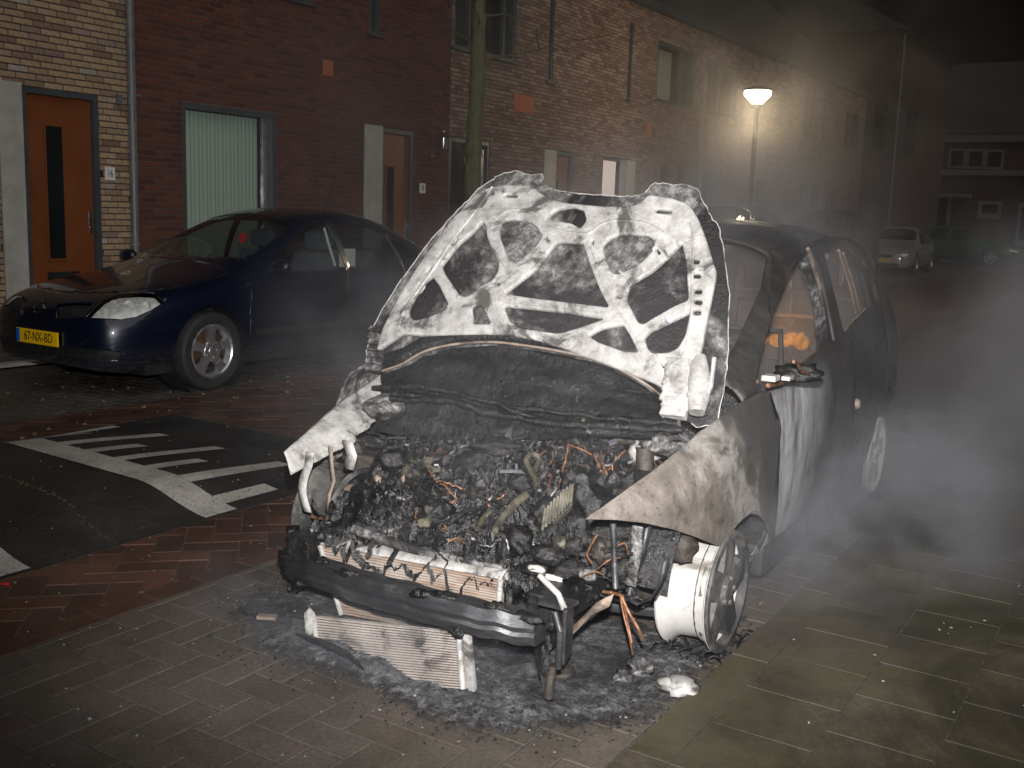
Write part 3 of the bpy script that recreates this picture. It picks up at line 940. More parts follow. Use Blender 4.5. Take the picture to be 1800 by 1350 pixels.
# roofs and gutters, one per house
for h, a, b in ((h16, 3.6, 7.722), (h18, 7.727, 13.686), (h20, 13.69, 23.6), (h24, 23.61, 30.6), (h26, 30.61, 38.0)):
    off = xyz(h)
    m = MB().box2((FX - .30, a, ROOF_Z + .001), (FX + .12, b, ROOF_Z + .16)); m.build('gutter', 'frame_grey', h, off=off)
    m = MB()
    for i in range(12):
        x0, z0 = FX + .05 - i * .42, ROOF_Z + .165 + i * .36
        m.add([(x0, a, z0), (x0, b, z0), (x0 - .46, b, z0 + .39), (x0 - .46, a, z0 + .39), (x0, a, z0 - .03), (x0, b, z0 - .03)], [(0, 1, 2, 3), (4, 5, 1, 0)])
    m.build('roof', 'roof_tile', h, off=off)
# tall gable standing out past the row
gb = thing('gable_block', 'tall dark block with pale downpipe rising above the end of the brick row', 'building', (FX, 42, 0))
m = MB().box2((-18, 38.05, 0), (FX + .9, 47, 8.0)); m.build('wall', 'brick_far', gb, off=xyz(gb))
m = MB().tube([(FX + .96, 38.4, .1), (FX + .96, 38.4, 7.9)], .055, 10); m.build('downpipe', 'pipe_grey', gb, off=xyz(gb))
m = MB().box2((FX + .3, 38.0, 4.0), (FX + .7, 38.04, 5.6)); m.build('window', 'dark_glass', gb, off=xyz(gb))
m = MB().box2((FX + .91, 40, 4.0), (FX + .94, 41.5, 5.6)); m.build('window', 'dark_glass', gb, off=xyz(gb))
m = MB().prism([(-18.3, 38, 8.0), (FX + 1.2, 38, 8.0), (FX - 2.6, 38, 10.2), (-16, 38, 10.2)], (0, 9.2, 0)); m.build('roof', 'roof_tile', gb, off=xyz(gb))

# ------------------------------------------------------------------ house across the end of the street
EY = 52.0
def E_(px, py, d=0): return at_y(px, py, EY + d)
eh = thing('end_house', 'dim house closing the street with white framed triple window and lean-to roof', 'house', (-9, EY, 0))
off = xyz(eh)
z_top = E_(1700, 250).z
xl = E_(1622, 300).x
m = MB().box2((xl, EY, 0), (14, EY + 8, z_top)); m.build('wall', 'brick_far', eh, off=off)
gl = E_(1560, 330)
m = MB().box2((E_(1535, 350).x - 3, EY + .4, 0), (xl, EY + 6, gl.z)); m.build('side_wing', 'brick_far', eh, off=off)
m = MB()
p1, p2 = E_(1552, 330), E_(1612, 250)
m.prism([p1, p2, p2 + Vector((0, 0, .28)), p1 + Vector((0, 0, .28))], (0, .2, 0)).box2((p1.x - .4, EY - .05, p1.z - .05), (p1.x + 1.2, EY + .1, p1.z + .18)).box2((p2.x - .2, EY - .05, p2.z + .1), (p2.x + 1.4, EY + .1, p2.z + .35))
m.build('verge_board', 'dimmed_white_frame', eh, off=off)
m = MB().prism([p1 + Vector((0, .21, .1)), p2 + Vector((0, .21, .1)), p2 + Vector((3, .21, .1)), Vector((p2.x + 3, p1.y + .21, p1.z - .2))], (0, 5, 0)); m.build('wing_roof', 'roof_tile', eh, off=off)
a, b = E_(1668, 252), E_(1800, 256)
m = MB().box2((xl - .2, EY - .25, z_top), (14, EY + .1, z_top + .35)); m.build('eaves_board', 'dimmed_white_frame', eh, off=off)
m = MB().prism([(xl - .3, EY - .3, z_top + .36), (xl - .3, EY + 4, z_top + 4), (xl - .3, EY + 8.3, z_top + .36)], (14 - xl, 0, 0)); m.build('roof', 'roof_tile', eh, off=off)
m = MB()
q0, q1 = E_(1650, 303), E_(1800, 312)
m.box2((q0.x, EY - .14, q0.z - .12), (14, EY - .001, q0.z + .12)); m.build('string_course', 'dimmed_white_frame', eh, off=off)
for i in range(3):
    a, b = E_(1669 + i * 32, 261 + i), E_(1697 + i * 33, 296 + i)
    fr = MB(); t = .11
    fr.box2((a.x, EY - .08, b.z), (a.x + t, EY - .002, a.z)); fr.box2((b.x - t, EY - .08, b.z), (b.x, EY - .002, a.z)); fr.box2((a.x + t, EY - .08, a.z - t), (b.x - t, EY - .002, a.z)); fr.box2((a.x + t, EY - .08, b.z), (b.x - t, EY - .002, b.z + t))
    fo = fr.build('window', 'dimmed_white_frame', eh, off=off)
    MB().box2((a.x + t, EY - .04, b.z + t), (b.x - t, EY - .003, a.z - t)).build('pane', 'dark_glass', fo, off=off)
for (x0, y0, x1, y1) in ((1721, 353, 1759, 386), (1791, 357, 1830, 436)):
    a, b = E_(x0, y0), E_(x1, y1)
    fr = MB(); t = .16
    fr.box2((a.x, EY - .08, b.z), (a.x + t, EY - .002, a.z)); fr.box2((b.x - t, EY - .08, b.z), (b.x, EY - .002, a.z)); fr.box2((a.x + t, EY - .08, a.z - t), (b.x - t, EY - .002, a.z)); fr.box2((a.x + t, EY - .08, b.z), (b.x - t, EY - .002, b.z + t * 1.6))
    fo = fr.build('window', 'dimmed_white_frame', eh, off=off)
    MB().box2((a.x + t, EY - .04, b.z + t * 1.6), (b.x - t, EY - .003, a.z - t)).build('pane', 'dark_glass', fo, off=off)
for (x0, x1) in ((1610, 1616), (1667, 1673)):
    a, b = E_(x0, 347), E_(x1, 400)
    MB().box2((a.x, EY - .1, .0), (a.x + .16, EY - .003, a.z)).box2((a.x - .9, EY - .7, a.z), (a.x + 1.0, EY - .003, a.z + .14)).build('door_surround', 'dimmed_white_frame', eh, off=off)
    MB().box2((a.x - 1.0, EY - .05, .0), (a.x - .01, EY - .003, a.z - .01)).build('door', 'dark_glass', eh, off=off)
emit('porch_bulb', (1.0, .62, .25), 30)
for (px, py, r_, lab) in ((1545, 351, .13, 'lit porch lamp on the side wing of the end house'), (1624, 343, .07, 'small amber porch lamp beside the white door surround')):
    p = E_(px, py, -.35)
    pt = thing('porch_lamp', lab, 'lamp', (p.x, p.y, p.z))
    me = MB().lathe([(0, -r_), (r_ * .7, -r_ * .7), (r_, 0), (r_ * .7, r_ * .7), (0, r_)], (0, 0, 0), (0, 0, 1), 12)
    me.build('globe', 'porch_bulb', pt, .8)
    MB().tube([(0, 0, r_ * .8), (0, .2, r_ * 1.5), (0, .75 if px < 1600 else .35, r_ * 1.5)], .03, 6).build('bracket', 'black_plastic', pt)
    ld = bpy.data.lights.new('porch_light', 'POINT'); ld.energy = 6 if r_ > .1 else 1.5; ld.color = (1, .6, .28); ld.shadow_soft_size = r_
    lo = bpy.data.objects.new('porch_light', ld); COL.objects.link(lo); lo.parent = pt; lo.location = (0, -.3, 0)

# ------------------------------------------------------------------ street lamp (lit)
LX = -7.1
lb = at_x(1320, 340, LX); lt = at_x(1331, 183, LX)
sl = thing('street_lamp', 'lit street lamp with conical white lantern on slim dark pole', 'street lamp', (LX, lb.y, .0))
hz = lt.z
m = MB().tube([(0, 0, 0), (0, 0, .9), (0, 0, .95), (0, 0, hz)], [.075, .075, .05, .04], 12); m.build('pole', 'lamp_post_paint', sl, .6)
emit('lantern_glow', (1.0, .86, .62), 9)
dd = (Vector((LX, lb.y, hz)) - CP).length
sc_ = dd / F_PX
m = MB().lathe([(.0, 0), (8 * sc_, 0), (22 * sc_, 14 * sc_), (22 * sc_, 21 * sc_), (0, 23 * sc_)], (0, 0, hz), (0, 0, 1), 20); m.build('lantern', 'lantern_glow', sl, .5)
m = MB().lathe([(24 * sc_, 21.5 * sc_), (23 * sc_, 24 * sc_), (8 * sc_, 29 * sc_), (0, 29.5 * sc_)], (0, 0, hz), (0, 0, 1), 20); m.build('lantern_cap', 'lamp_post_paint', sl, .5)
m = MB().lathe([(6 * sc_, -6 * sc_), (9 * sc_, -.5 * sc_), (0, -.3 * sc_)], (0, 0, hz), (0, 0, 1), 16); m.build('lantern_collar', 'lamp_post_paint', sl, .5)
ld = bpy.data.lights.new('lamp_light', 'POINT'); ld.energy = 140; ld.color = (1, .80, .54); ld.shadow_soft_size = .22
lo = bpy.data.objects.new('lamp_light', ld); COL.objects.link(lo); lo.parent = sl; lo.location = (0, 0, hz - .28)

# ------------------------------------------------------------------ street tree
k = NT('bark')
co = k.coords((1, 1, .35))
n = k.noise(co, 22, 6, .7, .5)
c = k.ramp(n, [(.3, (.07, .066, .035)), (.55, (.15, .15, .07)), (.75, (.22, .215, .12))])
k.set(Base_Color=c, Roughness=.9)
k.bump(n, .9, .02)
TX = -8.2
tb = at_x(830, 300, TX)
tr = thing('street_tree', 'bare young street tree with mossy green trunk before the red brick house', 'tree', (TX, tb.y, .03))
m = MB()
rnd = random.Random(5)
pts, rs = [], []
for i in range(40):
    z = i * .12
    tgt = at_x(830 + (335 - (335 - z * 90)) * 0, 300, TX)
    pts.append((.02 * math.sin(z * 1.7), .05 * z * .35 + .03 * math.sin(z * 2.3 + 1), z))
    rs.append((.135 - .012 * z) * (1 + .07 * rnd.gauss(0, 1)) + (.06 * math.exp(-z * 4)))
m.tube(pts, rs, 14)
o = m.build('trunk', 'bark', tr, 1.0)
roughen(o.data, .012, 6, 3)
def branch(m, p, d, ln, r_, dep):
    pts = [p]; q = Vector(p); d = Vector(d).normalized(); rs = [r_]
    for i in range(6):
        d = (d + Vector((rnd.gauss(0, .16), rnd.gauss(0, .16), rnd.gauss(.0, .12)))).normalized()
        q = q + d * ln / 6
        pts.append(q.copy()); rs.append(r_ * (1 - .13 * (i + 1)))
        if dep and i > 1 and rnd.random() < .85:
            branch(m, q, d + Vector((rnd.gauss(0, .8), rnd.gauss(0, .8), rnd.gauss(0, .5))), ln * .55, r_ * .5, dep - 1)
    m.tube(pts, rs, 6)
m = MB()
for i in range(7):
    z = 3.45 + i * .19
    a = i * 2.4 + .6
    branch(m, Vector((0, .05 * z * .35, z)), Vector((math.cos(a), math.sin(a), .15 + .06 * i)), 1.25, .018, 2)
m.build('crown', 'bark', tr, 1.0)
# ------------------------------------------------------------------ car kit
def loft_shell(stations, sub=2):
    """full cage from half sections -> smooth skin -> right half as a bmesh"""
    vs, fs = [], []
    n = len(stations[0][1]); row = 2 * n - 1
    for y, sec in stations:
        vs += [(-w_, y, z) for w_, z in sec] + [(w_, y, z) for w_, z in sec[::-1][1:]]
    ns = len(stations)
    for i in range(ns - 1):
        for k in range(row - 1):
            fs.append((i * row + k, i * row + k + 1, (i + 1) * row + k + 1, (i + 1) * row + k))
    for i, flip in ((0, False), (ns - 1, True)):
        b = i * row
        for k in range(n - 1):
            q = [b + k, b + row - 1 - k, b + row - 2 - k, b + k + 1]
            q = [x for j, x in enumerate(q) if x not in q[:j]]
            fs.append(tuple(q) if not flip else tuple(q[::-1]))
    me = bpy.data.meshes.new('cage')
    me.from_pydata(vs, [], fs)
    o = bpy.data.objects.new('cage', me)
    COL.objects.link(o)
    md = o.modifiers.new('s', 'SUBSURF')
    md.levels = md.render_levels = sub
    dg = bpy.context.evaluated_depsgraph_get()
    m2 = bpy.data.meshes.new_from_object(o.evaluated_get(dg))
    bpy.data.objects.remove(o)
    bm = bmesh.new(); bm.from_mesh(m2)
    bpy.data.meshes.remove(m2)
    bmesh.ops.recalc_face_normals(bm, faces=bm.faces)
    # outward
    s_ = sum(f.normal.dot(f.calc_center_median() - Vector((0, stations[ns // 2][0], .6))) for f in bm.faces)
    if s_ < 0: bmesh.ops.reverse_faces(bm, faces=bm.faces)
    bmesh.ops.bisect_plane(bm, geom=bm.verts[:] + bm.edges[:] + bm.faces[:], plane_co=(0, 0, 0), plane_no=(-1, 0, 0), clear_outer=True)
    return bm
def in_poly(p, poly):
    x, y = p
    c_ = False
    j = len(poly) - 1
    for i in range(len(poly)):
        xi, yi = poly[i][:2]; xj, yj = poly[j][:2]
        if (yi > y) != (yj > y) and x < (xj - xi) * (y - yi) / (yj - yi) + xi: c_ = not c_
        j = i
    return c_
def cut(bm, poly, mode, M=None, facing=.05, extra=None):
    """score a polygon into the skin and return the faces inside. mode: 'side' (y,z), 'top' (x,y), 'front' (x,z), 'sight' (picture points seen along the sight lines)"""
    if mode == 'sight':
        Mi = M.inverted()
        cl = Mi @ CP
        def p2(v):
            q = proj(M @ v); return q[0], q[1]
        def plane(a, b):
            n_ = ray(*a).cross(ray(*b)).normalized()
            return cl, (Mi.to_3x3() @ n_)
        def ok(f): return f.normal.dot(cl - f.calc_center_median()) > 0
    else:
        ax, sgn, (i, j) = {'side': (0, 1, (1, 2)), 'top': (2, 1, (0, 1)), 'front': (1, -1, (0, 2)), 'back': (1, 1, (0, 2))}[mode]
        def p2(v): return v[i], v[j]
        def plane(a, b):
            d = [0, 0, 0]; d[i] = b[0] - a[0]; d[j] = b[1] - a[1]
            e = [0, 0, 0]; e[ax] = 1
            pc = [0, 0, 0]; pc[i] = a[0]; pc[j] = a[1]
            return Vector(pc), Vector(d).cross(Vector(e)).normalized()
        def ok(f): return f.normal[ax] * sgn > facing
    xs = [p[0] for p in poly]; ys = [p[1] for p in poly]
    mx = (max(xs) - min(xs)) * .06 + 1e-3; my = (max(ys) - min(ys)) * .06 + 1e-3
    def near(f):
        if not ok(f) or (extra and not extra(f)): return False
        q = [p2(v.co) for v in f.verts]
        return max(a[0] for a in q) > min(xs) - mx and min(a[0] for a in q) < max(xs) + mx and max(a[1] for a in q) > min(ys) - my and min(a[1] for a in q) < max(ys) + my
    for a, b in zip(poly, poly[1:] + poly[:1]):
        fs = [f for f in bm.faces if near(f)]
        co, no = plane(a, b)
        es = {e for f in fs for e in f.edges}; vv = {v for f in fs for v in f.verts}
        bmesh.ops.bisect_plane(bm, geom=list(vv) + list(es) + fs, plane_co=co, plane_no=no, dist=1e-5)
    bm.normal_update()
    return [f for f in bm.faces if near(f) and in_poly(p2(f.calc_center_median()), poly)]
def take(bm, faces, gap=0.0):
    """move faces to a mesh of their own; gap leaves a shut line round them"""
    nb = bmesh.new()
    mp = {}
    for f in faces:
        vv = []
        for v in f.verts:
            if v not in mp: mp[v] = nb.verts.new(v.co)
            vv.append(mp[v])
        try:
            nf = nb.faces.new(vv); nf.smooth = True
        except ValueError: pass
    bmesh.ops.delete(bm, geom=faces, context='FACES')
    if gap and nb.faces:
        before = set(nb.faces)
        r_ = bmesh.ops.inset_region(nb, faces=nb.faces[:], thickness=gap, use_even_offset=False, use_boundary=True)
        bmesh.ops.delete(nb, geom=r_['faces'], context='FACES')
    return nb
def shell_part(nb, name, mat, parent, mirror=None, thick=.0, push=0.0, sub=None, sm=.55):
    """mirror: None (as is, right side), 'both' (joined across the middle), 'left' (other side)"""
    b = nb.copy()
    if push:
        b.normal_update()
        for v in b.verts: v.co += v.normal * push
    if mirror in ('both', 'left'):
        c_ = b.copy()
        for v in c_.verts: v.co.x = -v.co.x
        bmesh.ops.reverse_faces(c_, faces=c_.faces)
        if mirror == 'left': b.free(); b = c_
        else:
            t = bpy.data.meshes.new('t'); c_.to_mesh(t); c_.free(); b.from_mesh(t); bpy.data.meshes.remove(t)
            bmesh.ops.remove_doubles(b, verts=b.verts, dist=1e-4)
    me = bpy.data.meshes.new(name)
    b.to_mesh(me); b.free()
    sharp_by_angle(me, sm)
    o = link(name, me, mat, parent)
    if thick:
        md = o.modifiers.new('thickness', 'SOLIDIFY'); md.thickness = thick; md.offset = -1
    return o
def circle(cy_, cz, r_, n=28): return [(cy_ + r_ * math.cos(2 * math.pi * i / n), cz + r_ * math.sin(2 * math.pi * i / n)) for i in range(n)]
def car_wheel(parent, x, y, z, R_, Rr, wd, side, spokes=5, rimmat='alloy', tyremat='rubber'):
    """wheel > tyre, rim, brake_disc; side = +1 when the outer face looks to +x"""
    ax = Vector((side, 0, 0)); c_ = Vector((x, y, z))
    m = MB().lathe([(Rr + .004, -wd * .46), (Rr + .03, -wd * .5), (R_ - .03, -wd * .5), (R_ - .008, -wd * .44), (R_, -wd * .3), (R_, wd * .3), (R_ - .008, wd * .44), (R_ - .03, wd * .5), (Rr + .03, wd * .5), (Rr + .004, wd * .44)], c_, ax, 44)
    for q in (-.2, -.07, .07, .2):
        pass
    wh = m.build('wheel', tyremat, parent, .5)
    m = MB().lathe([(Rr - .012, -wd * .45), (Rr + .006, -wd * .46), (Rr - .03, -wd * .3), (Rr - .035, wd * .2), (Rr - .014, wd * .40), (Rr + .008, wd * .45), (Rr - .006, wd * .47), (Rr - .016, wd * .42)], c_, ax, 44)
    for k_ in range(spokes):
        a = 2 * math.pi * k_ / spokes + .3
        e1 = Vector((0, math.cos(a), math.sin(a))); e2 = Vector((0, -math.sin(a), math.cos(a)))
        def P(r_, t, h): return c_ + e1 * r_ + e2 * t + ax * h
        w0, w1, w2 = .045, .030, .052
        hs = wd * .40
        for (r0, r1, t0, t1) in ((.03, Rr * .55, w0, w1), (Rr * .55, Rr - .012, w1, w2)):
            m.add([P(r0, -t0, hs), P(r0, t0, hs), P(r1, t1, hs - .004), P(r1, -t1, hs - .004), P(r0, -t0 * 1.1, hs - .03), P(r0, t0 * 1.1, hs - .03), P(r1, t1 * 1.15, hs - .035), P(r1, -t1 * 1.15, hs - .035)],
                  [(0, 1, 2, 3), (4, 7, 6, 5), (0, 4, 5, 1), (1, 5, 6, 2), (2, 6, 7, 3), (3, 7, 4, 0)])
    m.lathe([(0, wd * .42), (.03, wd * .42), (.034, wd * .405), (.075, wd * .40), (.085, wd * .36), (.085, wd * .25)], c_, ax, 24)
    for k_ in range(5):
        a = 2 * math.pi * k_ / 5
        m.lathe([(0, wd * .43), (.009, wd * .43), (.011, wd * .39)], c_ + Vector((0, math.cos(a) * .057, math.sin(a) * .057)), ax, 8)
    m.build('rim', rimmat, wh, .5)
    m = MB().lathe([(.05, wd * .05), (Rr - .05, wd * .05), (Rr - .05, wd * .02), (.05, wd * .02)], c_, ax, 28); m.build('brake_disc', 'brake_rust', wh, .5)
    return wh
def plate(parent, c_, txt, xdir, wd=.52, ht=.11, n=None):
    """yellow plate > blue band, lettering; c_ centre, xdir reading direction"""
    x = Vector(xdir).normalized(); u = Vector((0, 0, 1)); n = x.cross(u)
    c_ = Vector(c_)
    rot = Matrix((x, n, u)).transposed()
    p = MB().box(c_, (wd, .012, ht), rot).build('number_plate', 'plate_yellow', parent, bevel=.004)
    b = MB().box(c_ - x * (wd / 2 - .022) + n * .0005, (.042, .0135, ht - .006), rot).build('country_band', 'plate_blue', p)
    text_mesh(txt, ht * .92, 'print_black', p, c_ + n * .0068 + x * .02, x, u, sx=.80, align='CENTER', offset=.0)
    return p

class Blob:
    pass
def lump(name, mat, parent, c_, size, seed=0, amp=.25, sub=3, rot=None, kind=None):
    """a burnt lump: noise-warped ball"""
    bm = bmesh.new()
    bmesh.ops.create_icosphere(bm, subdivisions=sub, radius=1)
    for v in bm.verts:
        q = v.co * 1.6 + Vector((seed * 3.7, seed, 0))
        v.co *= 1 + amp * (mn.noise(q) + .5 * mn.noise(q * 2.3) + .3 * mn.noise(q * 5))
        v.co = Vector((v.co.x * size[0], v.co.y * size[1], v.co.z * size[2]))
        if rot: v.co = rot @ v.co
        v.co += Vector(c_)
    me = bpy.data.meshes.new(name)
    bm.to_mesh(me); bm.free()
    smooth(me)
    return link(name, me, mat, parent, kind)
# ------------------------------------------------------------------ navy hatchback by the houses
BC = Vector((-7.39, 4.82, 0))
BM_ = Matrix.Translation(BC)
SEC = [
 (0.00, [(.46, .25), (.52, .30), (.56, .42), (.54, .54), (.46, .61), (.27, .645), (0, .655)]),
 (0.10, [(.62, .21), (.70, .28), (.735, .44), (.71, .60), (.60, .69), (.35, .735), (0, .75)]),
 (0.38, [(.72, .18), (.81, .27), (.85, .48), (.815, .69), (.68, .79), (.38, .835), (0, .85)]),
 (0.97, [(.74, .17), (.84, .28), (.88, .55), (.845, .79), (.715, .875), (.40, .92), (0, .935)]),
 (1.28, [(.74, .17), (.84, .26), (.88, .55), (.858, .83), (.735, .93), (.43, .985), (0, 1.0)]),
 (1.72, [(.74, .17), (.84, .24), (.88, .55), (.862, .87), (.705, 1.12), (.42, 1.205), (0, 1.23)]),
 (2.22, [(.74, .17), (.84, .24), (.88, .55), (.862, .89), (.63, 1.36), (.40, 1.43), (0, 1.45)]),
 (2.75, [(.74, .17), (.84, .24), (.88, .55), (.862, .90), (.59, 1.425), (.38, 1.475), (0, 1.49)]),
 (3.30, [(.74, .17), (.84, .25), (.88, .55), (.862, .915), (.59, 1.38), (.37, 1.44), (0, 1.455)]),
 (3.85, [(.74, .18), (.84, .27), (.875, .56), (.855, .94), (.61, 1.20), (.37, 1.27), (0, 1.29)]),
 (4.22, [(.72, .20), (.81, .28), (.85, .56), (.82, .94), (.66, 1.04), (.38, 1.07), (0, 1.085)]),
 (4.48, [(.66, .24), (.75, .31), (.79, .56), (.77, .88), (.65, .97), (.38, .99), (0, 1.0)]),
 (4.57, [(.50, .28), (.56, .34), (.60, .52), (.58, .72), (.48, .80), (.28, .82), (0, .83)]),
]
def hatchback(loc, label, group, paintmat, plate_txt, detail=True, rotz=0.0, M=None):
    car = thing('parked_car', label, 'car', loc, rotz, group)
    bm = loft_shell(SEC, 3 if detail else 2)
    for yc in (.97, 3.65):
        bmesh.ops.delete(bm, geom=cut(bm, circle(yc, .315, .365, 28 if detail else 16), 'side', facing=.2), context='FACES')
    P = {}
    # glass
    fw = [(1.66, .93), (1.80, 1.03), (2.06, 1.20), (2.30, 1.305), (2.46, 1.335), (2.56, 1.335), (2.60, .925)]
    rw = [(2.66, .925), (2.64, 1.335), (2.95, 1.335), (3.25, 1.285), (3.36, 1.24), (3.42, .945)]
    qw = [(3.46, .95), (3.40, 1.225), (3.60, 1.14), (3.76, 1.03), (3.78, .97)]
    def gk(name, poly, mode, push=-.006, mir=('right', 'left'), mat='car_glass'):
        nb = take(bm, cut(bm, poly, mode, facing=.04 if mode != 'side' else .12), .004)
        P[name] = nb
        return nb
    if detail:
        # lamp, grille and intake outlines follow what the picture shows
        hl = take(bm, cut(bm, [(151, 558), (167, 540), (183, 525), (208, 515), (242, 513), (272, 515), (288, 531), (267, 544), (238, 557), (213, 561)], 'sight', M), .002)
        gr = take(bm, cut(bm, [(100, 536), (130, 532), (163, 534), (148, 556), (100, 560)], 'sight', M), .002)
        it = take(bm, cut(bm, [(70, 604), (112, 609), (213, 619), (207, 633), (150, 632), (70, 618)], 'sight', M), .002)
    else:
        hl = take(bm, cut(bm, [(.30, .52), (.42, .67), (.74, .70), (.78, .60), (.55, .54)], 'front'), .004)
        gr = take(bm, cut(bm, [(.0, .50), (.0, .60), (.26, .60), (.26, .50)], 'front'), .004)
        it = take(bm, cut(bm, [(.0, .24), (.0, .33), (.45, .33), (.5, .26)], 'front'), .004)
    gk('fw', fw, 'side'); gk('rw', rw, 'side'); gk('qw', qw, 'side')
    ws = take(bm, cut(bm, [(-.01, 1.34), (.35, 1.37), (.655, 1.52), (.60, 2.0), (.545, 2.13), (.3, 2.17), (-.01, 2.18)], 'top'), .004)
    bw = take(bm, cut(bm, [(-.01, 3.42), (.40, 3.44), (.50, 3.52), (.53, 4.0), (-.01, 4.08)], 'top'), .004)
    # hood and doors with shut lines
    hd = take(bm, cut(bm, [(-.01, .20), (.30, .23), (.52, .36), (.66, .62), (.70, .97), (.705, 1.26), (.5, 1.30), (-.01, 1.28)], 'top'), .003)
    fd = take(bm, cut(bm, [(1.37, .30), (1.36, .62), (1.40, .80), (1.60, .91), (1.78, 1.05), (2.04, 1.23), (2.3, 1.335), (2.46, 1.365), (2.61, 1.365), (2.62, .30)], 'side', facing=.1), .003)
    rd = take(bm, cut(bm, [(2.62, .30), (2.61, 1.365), (2.98, 1.362), (3.28, 1.31), (3.42, 1.24), (3.46, .78), (3.40, .60), (3.22, .44), (3.16, .30)], 'side', facing=.1), .003)
    shell_part(bm, 'body', paintmat, car, 'both', .006)
    bmesh_hood = shell_part(hd, 'hood', paintmat, car, 'both', .006)
    for mir in (None, 'left'):
        s_ = 1 if mir is None else -1
        d = shell_part(fd, 'front_door', paintmat, car, mir, .006)
        shell_part(P['fw'], 'door_window', 'car_glass', d, mir, 0, -.006)
        if detail:
            m = MB().grid(lambda u, v: (s_ * (.874 + .02 * math.sin(u * math.pi)), 2.36 + u * .17, .775 + (v - .5) * .03), 6, 2)
            m.build('door_handle', paintmat, d, .6)
            m = MB().box((s_ * .878, 2.0, .44), (.014, 1.16, .05)); m.build('rub_strip', 'black_plastic', d, bevel=.004)
            lump('door_mirror', paintmat, d, (s_ * .985, 1.60, .985), (.105, .065, .062), 1, .04)
            m = MB().tube([(s_ * .83, 1.62, .95), (s_ * .92, 1.61, .96)], .02, 8); m.build('mirror_stalk', 'black_plastic', d)
        d = shell_part(rd, 'rear_door', paintmat, car, mir, .006)
        shell_part(P['rw'], 'door_window', 'car_glass', d, mir, 0, -.006)
        if detail:
            m = MB().grid(lambda u, v: (s_ * (.874 + .02 * math.sin(u * math.pi)), 3.20 + u * .16, .795 + (v - .5) * .03), 6, 2); m.build('door_handle', paintmat, d, .6)
            m = MB().box((s_ * .878, 2.92, .44), (.014, .56, .05)); m.build('rub_strip', 'black_plastic', d, bevel=.004)
        shell_part(P['qw'], 'quarter_window', 'car_glass', car, mir, 0, -.006)
        h = shell_part(hl, 'headlight', 'lamp_lens', car, mir, 0, .001)
        shell_part(hl, 'reflector', 'lamp_silver', h, mir, 0, -.045)
        if detail:
            hl.normal_update()
            cen = sum((v.co for v in hl.verts), Vector()) / len(hl.verts)
            for (dx, dy, dz, r_) in ((-.10, -.02, -.012, .05), (.0, .04, -.006, .05), (.085, .12, .0, .036)):
                c_ = cen + Vector((dx, dy + .0, dz))
                ax = Vector((s_ * .30, -.95, .05)).normalized()
                MB().lathe([(r_, .0), (r_ * .96, -.012), (r_ * .7, -.03), (r_ * .3, -.044), (r_ * .25, -.02), (0, -.015)], (s_ * (c_.x - .01), c_.y + .03, c_.z), ax, 20).build('lamp_bowl', 'lamp_silver', h, .5)
        shell_part(gr, 'grille', 'black_plastic', car, mir, 0, -.02)
        if detail:
            g = MB()
            for i in range(4):
                vs = sorted([v.co for v in gr.verts], key=lambda q: q.x)
                a, b = vs[0], vs[-1]
                g.tube([(s_ * a.x, a.y - .004, .50 + i * .03), (s_ * b.x, b.y - .002, .505 + i * .03)], .005, 6)
            g.build('grille_bar', 'black_plastic', car)
            g = MB().tube([(s_ * (vs[0].x + .005), vs[0].y - .012, .482), (s_ * (vs[-1].x - .005), vs[-1].y - .008, .485)], .009, 8); g.build('chrome_strip', 'steel', car, .6)
            MB().lathe([(0, .012), (.016, .01), (.018, 0)], (s_ * .868, 1.20, .70), (s_, 0, .05), 10).build('side_indicator', 'lamp_lens', car, .6)
        else:
            shell_part(it, 'lower_intake', 'black_plastic', car, mir, 0, -.02)
    if detail: shell_part(it, 'lower_intake', 'black_plastic', car, 'both', 0, -.006)
    wsn = shell_part(ws, 'windscreen', 'car_glass', car, 'both', 0, -.004)
    shell_part(bw, 'rear_window', 'car_glass', car, 'both', 0, -.004)
    for yc in (.97, 3.65):
        for s_ in (-1, 1):
            car_wheel(car, s_ * .765, yc, .318, .318, .212, .205, s_)
            MB().lathe([(.385, -.02), (.385, -.28), (.1, -.28)], (s_ * .86, yc, .33), (s_, 0, 0), 24).build('wheel_well', 'brake_rust' if False else 'black_plastic', car, .6)
    MB().box2((-.80, .35, .18), (.80, 4.3, .26)).build('floor_pan', 'black_plastic', car)
    if plate_txt: plate(car, (.01, -.012 if detail else -.012, .435), plate_txt, (1, 0, 0))
    if detail:
        e = MB().lathe([(.042, .0), (.05, .006), (.058, .0)], (0, .018, .668), (0, -.8, .5), 24)
        e.box((0, .016, .669), (.13, .012, .020))
        e.build('emblem', 'steel', car, .6)
        # cabin
        m = MB().box2((-.70, 1.42, .70), (.70, 1.85, .96)); m.build('dashboard', 'black_plastic', car, bevel=.04)
        for x in (-.36, .36):
            for (y, nm) in ((2.35, 'front_seat'), (3.2, 'rear_seat')):
                sb = MB().box((x, y, .42), (.5, .5, .16)).box((x, y + .27, .75), (.48, .14, .62), Matrix.Rotation(R(-12), 3, 'X')).build(nm, 'seat_cloth', car, bevel=.05)
                hr = MB().box((x, y + .36, 1.17), (.27, .10, .17)).build('headrest', 'seat_cloth', sb, bevel=.045)
                MB().tube([(x - .05, y + .34, 1.02), (x - .05, y + .36, 1.12)], .006, 6).tube([(x + .05, y + .34, 1.02), (x + .05, y + .36, 1.12)], .006, 6).build('headrest_post', 'steel', hr)
        st = MB().lathe([(.17, -.012), (.185, 0), (.17, .012), (.16, 0)], (.36, 1.98, .90), (0, .85, .5), 24, True); st.build('steering_wheel', 'black_plastic', car, .6)
